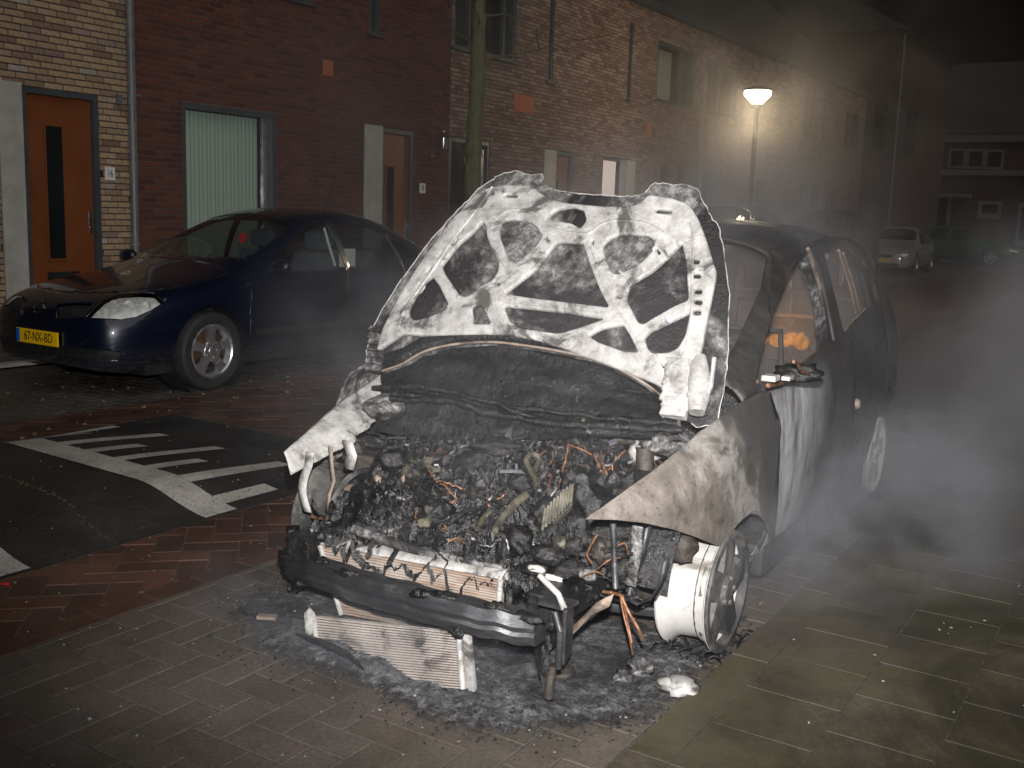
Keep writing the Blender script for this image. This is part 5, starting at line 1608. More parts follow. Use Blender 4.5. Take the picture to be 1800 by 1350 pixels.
for (x, y, a) in ((776, 452, .9), (803, 428, .9), (812, 412, .9), (757, 478, .9), (738, 505, .9), (1160, 448, -.9), (1098, 488, -.7), (1047, 437, 1.4), (880, 505, -.6), (968, 430, -.9), (865, 340, -.8)):
    c_, s_ = math.cos(a), math.sin(a)
    holes.append([(x + c_ * u - s_ * v, y - (s_ * u + c_ * v)) for u, v in ((-6, -2), (6, -2), (6, 2), (-6, 2))])
def grow(p, s_):
    cx, cy_ = sum(q[0] for q in p) / len(p), sum(q[1] for q in p) / len(p)
    return [(cx + (q[0] - cx) * s_, cy_ + (q[1] - cy_) * s_) for q in p]
inner = filled('hood_inner_panel', [rounded(inner_out, .02)] + [rounded(grow(hl(h), 1.02 if i_ < 10 else 1.0), .012) for i_, h in enumerate(holes)], hframe, .026, .009, 'ash_white', hood, lambda u, v: dome(u, v) + .012, .06, sm=.9)
# pressed beads on the panel
for pts in ([(866, 330), (842, 370), (800, 425), (770, 470), (740, 510), (712, 545), (700, 575)], [(872, 400), (868, 430), (885, 460), (900, 488), (880, 505), (845, 520)], [(872, 398), (895, 378), (925, 376), (955, 388), (972, 408), (1000, 417), (1040, 420), (1060, 405), (1090, 396), (1140, 400), (1170, 415)], [(1216, 395), (1222, 430), (1219, 480), (1219, 540), (1210, 600), (1196, 640)], [(880, 536), (960, 546), (1076, 558)], [(1140, 580), (1175, 562), (1213, 543)], [(1046, 440), (1060, 490), (1084, 545), (1110, 580), (1130, 622)]):
    m = MB().tube(flow([hframe(*huv(*p), dome(*huv(*p)) + .024) for p in pts]), .0065, 6)
    o = m.build('pressed_bead', 'ash_white', inner, .9)
# rolled lip and burnt weather strip along the rear edge
lip = [(664, 645), (700, 636), (742, 617), (792, 607), (860, 604), (920, 610), (1000, 623), (1060, 638), (1110, 660), (1150, 684), (1176, 706)]
m = MB().tube(flow([hframe(*huv(*p), dome(*huv(*p)) + .012) for p in lip]), .0055, 8); m.build('rear_lip', 'rust_pale', hood, .8)
m = MB()
nlip = len(lip)
for j, (dy, h) in enumerate(((-2, .004), (-16, .022), (-30, .012))):
    m.v += [tuple(hframe(*huv(p[0] + (4 if j else 0), p[1] + dy), dome(*huv(*p)) + h + .006 * mn.noise((p[0] * .05, j, 2)))) for p in lip]
for j in range(2):
    m.f += [(j * nlip + i, j * nlip + i + 1, (j + 1) * nlip + i + 1, (j + 1) * nlip + i) for i in range(nlip - 1)]
o = m.build('sooty_rear_channel', 'char_black', hood, .9); md = o.modifiers.new('t', 'SOLIDIFY'); md.thickness = .006
# rim flange following the skin outline
m = MB().tube([hframe(*q, dome(*q) - .006) for q in skin[:146]], .0022, 6); m.build('rim_flange', 'ash_white', hood, .9)
# crumpled corner and slumped hinge lumps
m = MB()
for i in range(7):
    a, b = huv(634 + i * 1.2, 640 - i * 11), huv(660 + i * 1.5, 636 - i * 11)
    m.box(hframe((a[0] + b[0]) / 2, (a[1] + b[1]) / 2, dome(*a) + .012), (abs(b[0] - a[0]) * 1.1, .02, .026), Matrix.Rotation(R(-32), 3, 'X'), .85)
m.build('crumpled_corner', 'ash_mottled', hood, bevel=.004)
c1, c2 = huv(1196, 692), huv(1233, 688)
m = MB()
for i in range(7):
    q = huv(1198 - i * .8 + (3 if i % 2 else 0), 650 + i * 14)
    m.box(hframe(*q, .05 + .004 * (i % 2)), (.10, .035, .045), Matrix.Rotation(R(-30), 3, 'X'), .9)
o = m.build('slumped_hinge', 'ash_white', hood, bevel=.008); roughen(o.data, .009, 22)
m = MB().tube([hframe(*huv(x, y), .045) for x, y in ((1238, 636), (1236, 655), (1234, 680), (1232, 710), (1230, 734))], [.018, .036, .042, .04, .03], 16)
o = m.build('slumped_strut', 'ash_white', hood, .9); roughen(o.data, .008, 24)
m = MB().tube([hframe(*huv(x, y), .03) for x, y in ((1196, 732), (1198, 750), (1198, 766))], .006, 6); m.build('hood_stay', 'ochre_hose', hood)
m = MB().tube([hframe(*huv(x, y), .05) for x, y in ((1262, 640), (1256, 690), (1240, 732))], .008, 6); m.build('edge_strip', 'ash_white', hood)

# --- scuttle under the hood: dark folded sheets
def sweep(pts_a, pts_b, n=24, amp=.01, seed=0):
    def lerp(ps, t):
        t *= len(ps) - 1; i = min(int(t), len(ps) - 2); return Vector(ps[i]).lerp(Vector(ps[i + 1]), t - i)
    return lambda u, v: lerp(pts_a, u).lerp(lerp(pts_b, u), v) + mn.noise_vector(Vector((u * 9, v * 4, seed))) * amp
def Ly(pts, ly): return [Lp(x, y, 1, ly) for x, y in pts]
m = MB().grid(sweep(Ly([(672, 646), (760, 612), (900, 612), (1050, 640), (1178, 706)], .24), Ly([(668, 690), (760, 690), (880, 712), (1040, 728), (1185, 742)], .10), 24, .012, 3), 60, 16)
m.build('scuttle_panel', 'char_black', burn, .9)
m = MB()
for pts, ly, r_ in (([(655, 682), (720, 680), (800, 692), (880, 712), (980, 725), (1090, 738), (1195, 745)], .08, .011), ([(690, 700), (790, 705), (870, 728), (1000, 748), (1100, 752), (1200, 756)], .05, .016), ([(790, 648), (900, 668), (1040, 682), (1150, 690)], .20, .006), ([(880, 712), (940, 735), (1000, 755)], .06, .012)):
    m.tube(flow(Ly(pts, ly), 6), r_, 8)
o = m.build('scuttle_rail', 'char_black', burn, .8); roughen(o.data, .010, 16)
m = MB().grid(sweep(Ly([(668, 690), (760, 692), (880, 714), (1040, 730), (1190, 744)], .10), Ly([(655, 760), (760, 770), (900, 775), (1060, 770), (1200, 775)], .02), 24, .014, 5), 50, 10); m.build('bulkhead_apron', 'char_black', burn, .9)

# --- engine bay: charred heap with everything that is left on it
def heap_z(x, y):
    t = (y + .52) / .62
    t = min(1.1, max(-.1, t))
    z = .27 + .36 * t + .05 * math.sin(x * 5 + 1) * t
    q = Vector((x * 7, y * 7, .3))
    w3 = mn.noise_vector(q * 1.1) * .5
    z += .05 * mn.noise(q) + .035 * (1 - abs(mn.noise(q * 2.3)) * 2) + .012 * mn.noise(q * 9)
    z += .022 * mn.cell((q + w3) * 2.6) + .012 * mn.cell((q * 1.3 + w3 * 2) * 5.5)
    if x > .42: z -= .26 * min(1, (x - .42) / .05)
    if x < -.52: z -= .22 * min(1, (-.52 - x) / .06)
    return z
m = MB().grid(lambda u, v: (-.60 + u * 1.08, -.52 + v * .66, heap_z(-.60 + u * 1.08, -.52 + v * .66)), 230, 140)
heap = m.build('charred_engine', 'char_black', burn, 1.2)
heap['label'] = 'mass of charred engine parts under the raised hood'
def on_heap(px, py, up=.0):
    """where the sight line meets the heap, in the car's space"""
    c0 = BMI @ CP; d = BMI.to_3x3() @ ray(px, py)
    t = 2.2
    while t < 5.5:
        p = c0 + d * t
        inside = -.62 < p.x < .48 and -.6 < p.y < .16
        if inside and p.z < heap_z(p.x, p.y): break
        if p.y > .14 or p.z < .1: break
        t += .008
    return c0 + d * (t - .02) + Vector((0, 0, up))
rnd = random.Random(11)
def strand(m, pts, r_, up=.015, n=6, jit=.0018):
    P = flow([on_heap(x, y, up) for x, y in pts], 3)
    out = []
    for a, b in zip(P, P[1:]):
        for i in range(2): out.append(a.lerp(b, i / 2) + Vector((rnd.gauss(0, jit), rnd.gauss(0, jit), rnd.gauss(0, jit))))
    out.append(P[-1])
    m.tube(out, r_, n)
wires = [[(1000, 788), (990, 830), (984, 862)], [(1000, 788), (1020, 797), (1040, 806)], [(745, 805), (752, 830), (765, 850), (785, 865), (803, 885)], [(765, 850), (790, 858), (820, 868)], [(752, 893), (780, 892), (800, 888)], [(858, 897), (856, 880), (875, 885), (890, 872)], [(1115, 823), (1105, 845), (1096, 858)], [(1076, 822), (1078, 850), (1070, 865)], [(1055, 800), (1062, 830), (1075, 860), (1085, 880)], [(590, 840), (600, 855), (596, 870)], [(790, 958), (805, 954), (815, 962)], [(733, 905), (730, 915), (736, 925)], [(1100, 798), (1085, 812), (1062, 840)], [(1045, 806), (1056, 840), (1050, 862)]]
for w_ in wires:
    m = MB(); strand(m, w_, .0036); m.build('copper_wire', 'copper_wire', heap)
for px in range(60):
    pass
m = MB()
for _ in range(170):
    x, y = rnd.uniform(640, 1130), rnd.uniform(755, 965)
    a = rnd.uniform(0, 6.28); L_ = rnd.uniform(15, 85)
    pts = [(x, y)]
    for i in range(3):
        a += rnd.gauss(0, .6); pts.append((pts[-1][0] + math.cos(a) * L_ / 3, pts[-1][1] + math.sin(a) * L_ / 3))
    strand(m, pts, rnd.choice((.0016, .0022, .003, .004, .006, .010)), .012, 6)
m.build('burnt_cables', 'char_crumb', heap, .9, kind='stuff')
m = MB()
for _ in range(60):
    x, y = rnd.uniform(640, 1140), rnd.uniform(760, 965)
    a = rnd.uniform(0, 6.28); L_ = rnd.uniform(10, 45)
    strand(m, [(x, y), (x + math.cos(a) * L_ / 2, y + math.sin(a) * L_ / 2), (x + math.cos(a + .5) * L_, y + math.sin(a + .5) * L_)], rnd.choice((.0014, .002, .003, .005)), .018, 6)
m.build('bleached_wires', 'ash_mottled', heap, .9, kind='stuff')
m = MB()
for _ in range(46):
    x, y = rnd.uniform(650, 1130), rnd.uniform(770, 960)
    p_ = on_heap(x, y, .012); rt = Matrix.Rotation(rnd.random() * 6, 3, 'Z') @ Matrix.Rotation(rnd.gauss(0, .8), 3, 'X')
    m.box(p_, (rnd.uniform(.02, .09), rnd.uniform(.008, .03), rnd.uniform(.003, .012)), rt)
    if rnd.random() < .5: m.box(p_ + rt @ Vector((.02, 0, .012)), (.008, .02, .03), rt)
m.build('twisted_brackets', 'steel_sooty', heap, kind='stuff')
m = MB()
for _ in range(14):
    x, y = rnd.uniform(700, 1140), rnd.uniform(780, 960)
    a = rnd.uniform(0, 6.28); L_ = rnd.uniform(10, 40)
    strand(m, [(x, y), (x + math.cos(a) * L_ / 2, y + math.sin(a) * L_ / 2), (x + math.cos(a + .6) * L_, y + math.sin(a + .6) * L_)], rnd.choice((.0015, .0022, .003)), .016, 5)
m.build('loose_copper', 'copper_wire', heap, .9, kind='stuff')
# hoses and rings
for pts, r_, mt in (([(870, 950), (876, 930), (890, 912), (905, 895), (925, 880)], .016, 'ochre_hose'), ([(838, 940), (850, 920), (868, 905)], .011, 'ochre_hose'), ([(944, 862), (935, 840), (925, 822), (928, 812), (940, 808), (948, 818), (940, 836)], .011, 'ochre_hose'), ([(950, 818), (960, 826), (958, 842), (950, 850)], .008, 'ash_mottled'), ([(976, 855), (972, 838), (975, 822), (990, 812), (1003, 812)], .005, 'steel_sooty'), ([(720, 818), (760, 832), (775, 838)], .008, 'ochre_hose'), ([(735, 818), (770, 845), (762, 852)], .008, 'ash_mottled'), ([(715, 848), (730, 870), (745, 890), (752, 905)], .012, 'char_crumb'), ([(1090, 825), (1100, 850), (1085, 872), (1062, 845)], .004, 'steel_sooty')):
    m = MB(); strand(m, pts, r_, .02, 8, .001); m.build('hose', mt, heap, .9)
# plates, brackets, lumps standing in the heap
for i, (x, y, s3, mt) in enumerate([(722, 838, (.05, .02, .03), 'ochre_hose'), (745, 825, (.03, .02, .05), 'ochre_hose'), (664, 848, (.022, .018, .014), 'rust_pale'), (840, 860, (.03, .02, .05), 'ash_mottled'), (830, 872, (.035, .02, .02), 'ash_mottled'), (915, 855, (.045, .03, .03), 'char_crumb'), (735, 930, (.03, .02, .035), 'ash_white'), (746, 925, (.02, .02, .03), 'ochre_hose'), (806, 742, (.03, .02, .018), 'rust_pale'), (910, 955, (.08, .05, .05), 'char_black'), (900, 962, (.035, .02, .025), 'ash_white'), (928, 962, (.03, .02, .02), 'ash_mottled'), (900, 935, (.022, .012, .018), 'ash_white'), (625, 800, (.05, .04, .05), 'char_brown'), (638, 835, (.05, .03, .05), 'char_black'), (690, 815, (.055, .05, .045), 'char_black'), (712, 845, (.02, .02, .015), 'rust_pale'), (1040, 770, (.025, .02, .05), 'ash_mottled'), (1024, 765, (.015, .015, .05), 'ochre_hose'), (985, 960, (.03, .025, .02), 'ochre_hose'), (1100, 770, (.06, .03, .03), 'ochre_hose'), (1080, 745, (.05, .02, .015), 'ochre_hose'), (1145, 790, (.06, .06, .05), 'ash_white'), (1120, 800, (.03, .03, .03), 'ash_white'), (1175, 765, (.05, .04, .03), 'ash_mottled'), (770, 910, (.06, .05, .03), 'char_black'), (820, 820, (.08, .06, .03), 'char_crumb'), (870, 790, (.09, .06, .03), 'char_crumb'), (960, 900, (.06, .05, .04), 'char_crumb'), (1010, 850, (.05, .05, .03), 'char_crumb')]):
    lump('burnt_fragment', mt, heap, on_heap(x, y, .012), s3, i + 2, .45, 3, Matrix.Rotation(i * 1.3, 3, 'Z') @ Matrix.Rotation(i * .7, 3, 'X'))
# scattered crumbs and flakes over the heap
m = MB(); m2 = MB()
for _ in range(1500):
    x, y = rnd.uniform(-.58, .42), rnd.uniform(-.5, .12)
    z = heap_z(x, y)
    s_ = rnd.uniform(.003, .014)
    (m if rnd.random() < .75 else m2).box((x, y, z + s_ * .3), (s_ * rnd.uniform(.6, 3), s_ * rnd.uniform(.6, 2), s_ * rnd.uniform(.3, 1)), Matrix.Rotation(rnd.random() * 6, 3, 'Z') @ Matrix.Rotation(rnd.gauss(0, .7), 3, 'X'), .7)
m.build('charred_crumbs', 'char_crumb', heap, kind='stuff'); m2.build('ash_flakes', 'ash_mottled', heap, kind='stuff')
# ribbed manifold, pale finned block at the right of the bay
pa, pb = on_heap(960, 930, .03), on_heap(1035, 865, .05)
m = MB()
for i in range(15):
    c_ = pa.lerp(pb, i / 14)
    m.box(c_, (.010, .12, .075), Matrix.Rotation(R(18), 3, 'Z') @ Matrix.Rotation(R(-20), 3, 'X'), .85)
m.tube([pa, pb], .035, 10)
o = m.build('ribbed_cover', 'ochre_hose', heap, bevel=.002); roughen(o.data, .004, 25, 2)
# battery box / fuse box at the left
m = MB().box(on_heap(640, 815, .0), (.14, .10, .10), Matrix.Rotation(.2, 3, 'Z'), .95); o = m.build('melted_box', 'char_brown', heap, bevel=.012); roughen(o.data, .01, 18, 4)
m = MB().box(on_heap(640, 868, -.02), (.11, .08, .10), Matrix.Rotation(-.1, 3, 'Z'), .9); o = m.build('melted_box', 'char_black', heap, bevel=.02); roughen(o.data, .008, 14, 6)
m = MB().lathe([(0, .04), (.05, .04), (.062, .02), (.065, -.06)], on_heap(885, 755, .0), (0, -.5, .85), 24); o = m.build('pulley_housing', 'char_crumb', heap, .9)
# inner wing aprons
for s_, mt, y0 in ((-1, 'ash_white', -.38), (1, 'ash_white', -.05)):
    def ap(u, v, s_=s_, y0=y0):
        y = y0 + u * (.34 - y0)
        wd_ = min(.15, .035 + .30 * u) + .03 * mn.noise((u * 14, 2, 9))
        x = .80 - wd_ * v
        if y < 0: x -= .16 * (-y)
        z = .585 + .22 * (y + .34) / .68 - .035 * v - .05 * v * v + .004 * mn.noise((u * 9, v * 5, 3))
        return (s_ * x, y, z)
    m = MB().grid(ap, 36, 14); o = m.build('inner_wing', mt, burn, .8); md = o.modifiers.new('t', 'SOLIDIFY'); md.thickness = .004
lump('strut_top', 'ash_mottled', burn, (.62, .10, .72), (.10, .10, .05), 9, .2)
lump('strut_top', 'ash_mottled', burn, (-.60, .08, .70), (.10, .10, .05), 8, .2)

# --- left lamp carrier: torn strips
def strip(pts, wd, mt, name, parent=burn, t=.004, perp=Vector((1, 0, 0))):
    m = MB()
    n_ = len(pts)
    pts = [Vector(p) for p in pts]
    m.v += [tuple(p - perp * wd / 2) for p in pts] + [tuple(p + perp * wd / 2) for p in pts]
    m.f += [(i, i + 1, n_ + i + 1, n_ + i) for i in range(n_ - 1)]
    o = m.build(name, mt, parent, .9); md = o.modifiers.new('t', 'SOLIDIFY'); md.thickness = t
    return o
strip(flow(Ly([(545, 795), (541, 820), (534, 840), (531, 865), (540, 900)], -.33)), .04, 'ash_white', 'lamp_bracket')
strip(Ly([(580, 785), (582, 815), (586, 845), (578, 870), (575, 900)], -.30), .018, 'rust_pale', 'lamp_bracket')
strip(Ly([(548, 880), (552, 895), (565, 905), (580, 908)], -.34), .018, 'ash_mottled', 'lamp_bracket', perp=Vector((.4, 0, 1)))
strip(Ly([(610, 775), (618, 800), (612, 825)], -.25), .05, 'ash_white', 'lamp_bracket')
m = MB().tube(Ly([(548, 908), (560, 912), (575, 908), (590, 912)], -.33), .006, 6); m.build('lamp_wire', 'copper_wire', burn)
# far lower cross part seen dark at the left
m = MB().tube(Ly([(515, 925), (520, 950), (560, 945), (610, 920), (618, 895)], -.42), .03, 8); o = m.build('side_member', 'char_black', burn, .9); roughen(o.data, .012, 14)
for x_ in (-.56, .44): MB().box2((x_, -.56, .22), (x_ + .1, .3, .33)).build('chassis_leg', 'char_black', burn, bevel=.01)

# --- cooling pack: radiator behind the beam, condenser fallen in front
def core(name, tl, tr, bl, br, n, mat, frame_mat, thick=.03):
    tl, tr, bl, br = map(Vector, (tl, tr, bl, br))
    nrm = (tr - tl).cross(bl - tl).normalized()
    if nrm.y > 0: nrm = -nrm
    m = MB()
    back = [tl - nrm * thick, tr - nrm * thick, br - nrm * thick, bl - nrm * thick]
    m.add([p + nrm * (thick - .012) for p in back] + back, [(0, 1, 2, 3), (7, 6, 5, 4), (0, 4, 5, 1), (1, 5, 6, 2), (2, 6, 7, 3), (3, 7, 4, 0)])
    for i in range(n):
        t0, t1 = (i + .18) / n, (i + .82) / n
        a, b = tl.lerp(bl, t0), tr.lerp(br, t0)
        c_, d = tr.lerp(br, t1), tl.lerp(bl, t1)
        w1 = nrm * (.002 * mn.noise((i * .7, 3, 1)))
        m.add([a + w1, b + w1, c_ + w1, d + w1, a - nrm * .012, b - nrm * .012, c_ - nrm * .012, d - nrm * .012], [(0, 1, 2, 3), (0, 4, 5, 1), (3, 2, 6, 7), (1, 5, 6, 2), (0, 3, 7, 4)])
    o = m.build(name, mat, burn)
    m = MB()
    for a, b in ((tl, bl), (tr, br)):
        MB().tube([a, b], .010, 8).build('end_tank', frame_mat, o, .8)
    return o
rtl, rtr, rbl, rbr = Lp(562, 958, 1, -.50), Lp(880, 1020, 1, -.52), Lp(600, 1080, 1, -.47), Lp(872, 1130, 1, -.49)
rad = core('radiator', rtl, rtr, rbl, rbr, 24, 'fin_rusty', 'ash_white')
m = MB().grid(lambda u, v: rtl.lerp(rtr, u) + Vector((0, .0 + .045 * v + .004 * mn.noise((u * 14, v * 3, 0)), .004 + .022 * v ** .6 + .004 * mn.noise((u * 16, v * 3, 5)))), 90, 5)
o = m.build('radiator_top', 'ash_white', rad, .9); md = o.modifiers.new('t', 'SOLIDIFY'); md.thickness = .006
m = MB().tube([Lp(x, y, 1, -.47) for x, y in ((620, 930), (640, 938), (700, 958), (760, 975), (820, 990), (885, 1003))], .018, 8); o = m.build('radiator_rail', 'ash_mottled', rad, .9); roughen(o.data, .008, 16)
con = core('condenser', Lp(552, 1083, 1, -.66), Lp(806, 1112, 1, -.69), Lp(562, 1190, 1, -.70), Lp(814, 1212, 1, -.74), 22, 'fin_core', 'ash_white')
cb = Lp(545, 1095, 1, -.67)
lump('condenser_joint', 'ash_white', con, cb, (.022, .02, .045), 5, .3)
m = MB().box(Lp(826, 1165, 1, -.72), (.025, .02, .20), Matrix.Rotation(R(12), 3, 'X')); m.build('condenser_tank', 'ash_white', con, bevel=.006)
# bumper beam: bowed box section
def beam_c(t):
    a, b, c_ = Lp(512, 993, 1, -.50), Lp(735, 1062, 1, -.74), Lp(948, 1108, 1, -.66)
    return a * (1 - t) ** 2 + (b * 2 - (a + c_) * .5) * 2 * t * (1 - t) * 1.0 + c_ * t ** 2
m = MB()
nb_ = 28
for i in range(nb_ + 1):
    c_ = beam_c(i / nb_) + Vector((0, .010 * mn.noise((i * .35, 2, 0)), .007 * mn.noise((i * .45, 9, 0))))
    hh = .046 + .003 * mn.noise((i * .6, 5, 3))
    m.v += [tuple(c_ + Vector((0, dy, dz))) for dy, dz in ((-.02, -hh), (-.035, -hh * .3), (-.030, -.002), (-.035, hh * .3), (-.02, hh), (.045, hh), (.045, -hh))]
for i in range(nb_):
    m.f += [(i * 7 + k_, i * 7 + (k_ + 1) % 7, (i + 1) * 7 + (k_ + 1) % 7, (i + 1) * 7 + k_) for k_ in range(7)]
m.f += [tuple(range(7)), tuple(nb_ * 7 + k_ for k_ in range(7))[::-1]]
beam = m.build('bumper_beam', 'steel_sooty', burn, .5)
e0 = beam_c(0)
for t_ in range(9):
    q_ = beam_c((t_ + .5 + .4 * math.sin(t_ * 5)) / 9.2)
    lump('char_drip', 'char_black', beam, q_ + Vector((0, -.02 + .03 * (t_ % 2), .045 if t_ % 3 else -.045)), (.025 + .012 * (t_ % 3), .018, .014), t_ + 40, .6, 3)
lump('beam_end_clump', 'char_black', beam, e0 + Vector((-.0, .02, .01)), (.06, .06, .055), 3, .5)
e1 = beam_c(1)
m = MB().box(e1 + Vector((.065, .06, -.01)), (.012, .10, .17), Matrix.Rotation(.25, 3, 'Z')).box(e1 + Vector((.03, .06, .075)), (.10, .08, .012)).tube([e1 + Vector((.05, .0, .07)), e1 + Vector((.075, -.01, .02)), e1 + Vector((.075, -.01, -.10))], .010, 8)
m.build('beam_bracket', 'steel_sooty', beam, bevel=.003)
m = MB().tube([e1 + Vector((-.06, .10, .13)), e1 + Vector((.03, .06, .10)), e1 + Vector((.07, .02, .08))], .010, 8); m.build('bracket_pipe', 'ash_white', beam, .8)
m = MB().tube([e1 + Vector((.05, -.0, -.10)), e1 + Vector((.045, -.01, -.2))], .014, 10); m.build('tow_pin', 'char_brown', beam, .8)
# right lamp side: strips, wires, hub parts under the wing
m = MB().tube([Lp(1078, 920, 1, -.42), Lp(1080, 975, 1, -.42), Lp(1082, 1035, 1, -.44)], .010, 8); m.build('lamp_stay', 'steel_sooty', burn, .8)
strip([Lp(x, y, 1, -.36) for x, y in ((1140, 925), (1130, 975), (1112, 1020), (1105, 1050), (1125, 1062), (1150, 1050), (1165, 1020), (1172, 985))], .03, 'steel_sooty', 'lamp_bracket', perp=Vector((.5, .5, .4)))
strip([Lp(x, y, 1, -.42) for x, y in ((1120, 925), (1118, 970), (1108, 1030))], .035, 'ash_mottled', 'lamp_bracket')
strip([Lp(x, y, 1, -.50) for x, y in ((1000, 1115), (1020, 1095), (1045, 1070), (1075, 1055))], .045, 'rust_pale', 'chassis_strap', perp=Vector((.3, 0, 1)))
for pts in ([(1060, 1040), (1075, 1042), (1090, 1046)], [(1090, 1046), (1096, 1080), (1105, 1115), (1112, 1150)], [(1092, 1048), (1106, 1078), (1122, 1105), (1130, 1125)], [(1094, 1046), (1102, 1090), (1110, 1130)], [(1050, 940), (1038, 960), (1032, 975), (1040, 990)], [(1020, 1015), (1045, 1005), (1060, 1010)], [(1085, 960), (1098, 955), (1105, 975)], [(1050, 1000), (1070, 985), (1090, 980)], [(935, 1040), (930, 1060), (942, 1052)]):
    m = MB().tube(flow([Lp(x, y, 1, -.45 + rnd.uniform(-.03, .03)) for x, y in pts], 5), rnd.choice((.0028, .0035, .005)), 6); m.build('copper_wire', 'copper_wire', burn)
for i, (x, y, ly, s3, mt) in enumerate([(940, 1000, -.42, (.05, .03, .02), 'char_crumb'), (970, 1015, -.42, (.04, .012, .010), 'ash_bright'), (942, 1000, -.44, (.035, .012, .012), 'ash_white'), (1010, 960, -.36, (.03, .03, .03), 'char_crumb'), (1035, 1010, -.40, (.03, .02, .02), 'ash_mottled'), (1060, 970, -.36, (.04, .03, .04), 'char_brown'), (1200, 960, -.15, (.045, .04, .06), 'char_brown'), (1170, 945, -.2, (.05, .04, .05), 'char_brown'), (1000, 1000, -.4, (.05, .04, .03), 'char_crumb'), (960, 975, -.4, (.06, .04, .03), 'char_black'), (1100, 1000, -.3, (.06, .05, .06), 'char_black'), (880, 1010, -.45, (.03, .02, .03), 'ash_white'), (895, 1045, -.5, (.012, .012, .05), 'ash_mottled')]):
    lump('burnt_fragment', mt, burn, Lp(x, y, 1, ly), s3, i + 20, .4)
m = MB()
for _ in range(220):
    x, y = rnd.uniform(920, 1125), rnd.uniform(935, 1055)
    s_ = rnd.uniform(.004, .014)
    m.box(Lp(x, y, 1, rnd.uniform(-.42, -.28)), (s_ * 2, s_, s_), Matrix.Rotation(rnd.random() * 6, 3, 'Z') @ Matrix.Rotation(rnd.random() * 3, 3, 'X'), .8)
m.build('hanging_debris', 'char_crumb', burn, kind='stuff')
m = MB().grid(lambda u, v: (.40 + u * .24, -.22 + .06 * mn.noise((u * 5, v * 5, 2)), .30 + v * .36 + .03 * mn.noise((u * 8, v * 3, 7))), 24, 24); m.build('lamp_well', 'char_black', burn, .9)

# --- ash and debris on the paving
k = NT('ash_field')
co = k.coords()
n = k.noise(co, 26, 9, .78, .3)
n1 = k.noise(co, 2.6, 5, .6, .5)
c = k.ramp(n, [(.36, (.018, .018, .019)), (.46, (.08, .08, .083)), (.55, (.22, .22, .227)), (.68, (.54, .54, .55))])
c = k.mix(k.ramp(n1, [(.38, (.85, .85, .85)), (.53, (0, 0, 0))]), c, (.018, .018, .02))
k.set(Base_Color=c, Roughness=k.ramp(n1, [(.35, (.3,) * 3), (.65, (.75,) * 3)]))
k.bump(k.noise(co, 70, 7, .8), 1.0, .03)
at_ = k.n('ShaderNodeAttribute', attribute_name='cover')
cv = k.maths('ADD', at_.outputs['Fac'], k.maths('MULTIPLY', k.maths('SUBTRACT', k.noise(co, 16, 8, .75, .4), .5), 1.5))
tr_ = k.n('ShaderNodeBsdfTransparent'); mx = k.n('ShaderNodeMixShader')
k.l(k.ramp(cv, [(.10, (0, 0, 0)), (.38, (1, 1, 1))]), mx.inputs[0])
k.l(tr_.outputs[0], mx.inputs[1]); k.l(k.b.outputs[0], mx.inputs[2]); k.l(mx.outputs[0], k.out.inputs[0])
outline = [(395, 1052), (430, 1045), (470, 1035), (510, 1010), (620, 1000), (900, 1050), (1150, 1100), (1300, 1110), (1332, 1105), (1290, 1150), (1235, 1205), (1205, 1232), (1170, 1262), (1120, 1280), (1050, 1290), (960, 1297), (880, 1303), (800, 1292), (740, 1270), (690, 1245), (640, 1215), (580, 1195), (520, 1180), (470, 1165), (430, 1130), (410, 1095)]
ol = [at_z(*p) for p in outline]
bm = bmesh.new()
bm.faces.new([bm.verts.new((p.x, p.y, 0)) for p in ol])
for ax, lo, hi in ((0, -3.2, -1.0), (1, 1.9, 4.4)):
    t = lo
    while t < hi:
        pp = [0, 0, 0]; pp[ax] = t; nn = [0, 0, 0]; nn[ax] = 1
        bmesh.ops.bisect_plane(bm, geom=bm.verts[:] + bm.edges[:] + bm.faces[:], plane_co=pp, plane_no=nn); t += .022
bmesh.ops.triangulate(bm, faces=[f for f in bm.faces if len(f.verts) > 4])
bd = {v for e in bm.edges if len(e.link_faces) == 1 for v in e.verts}
edge_pts = [a_.lerp(b_, t_ / 6) for a_, b_ in zip(ol, ol[1:] + ol[:1]) for t_ in range(6)]
for v in bm.verts:
    q = Vector((v.co.x * 9, v.co.y * 9, 0))
    if v in bd:
        v.co += Vector((mn.noise(q * 2), mn.noise(q * 2 + Vector((5, 5, 5))), 0)) * .035 + Vector((mn.noise(q * 6), mn.noise(q * 6 + Vector((5, 5, 5))), 0)) * .03
        v.co.z = .001
    else:
        hump_ = math.exp(-((v.co.x + 2.15) / .42) ** 2 - ((v.co.y - (2.50 + .12 * (v.co.x + 2.15))) / .10) ** 2)
        ds_ = min((Vector((v.co.x, v.co.y, 0)) - Vector((p.x, p.y, 0))).length for p in edge_pts)
        v.co.z = .0025 + min(1, (ds_ / .16) ** 1.3) * max(0, .016 + .016 * mn.noise(q) + .010 * mn.noise(q * 2.7) + .007 * mn.noise(q * 6) + .035 * hump_ * (1 - .8 * max(0, min(1, (v.co.x + 2.2) / .45))))
me = bpy.data.meshes.new('ash_bed'); bm.to_mesh(me); bm.free(); smooth(me)
at_ = me.attributes.new('cover', 'FLOAT', 'POINT')
at_.data.foreach_set('value', [min(1.0, min((Vector((v.co.x, v.co.y, 0)) - Vector((p.x, p.y, 0))).length for p in edge_pts) / .22) for v in me.vertices])
for p in me.polygons:
    pass
o = link('ash_bed', me, 'ash_field', None, 'stuff')
o['label'] = 'bed of wet grey ash and cinders round the burnt nose'
poly2 = [(p.x, p.y) for p in ol]
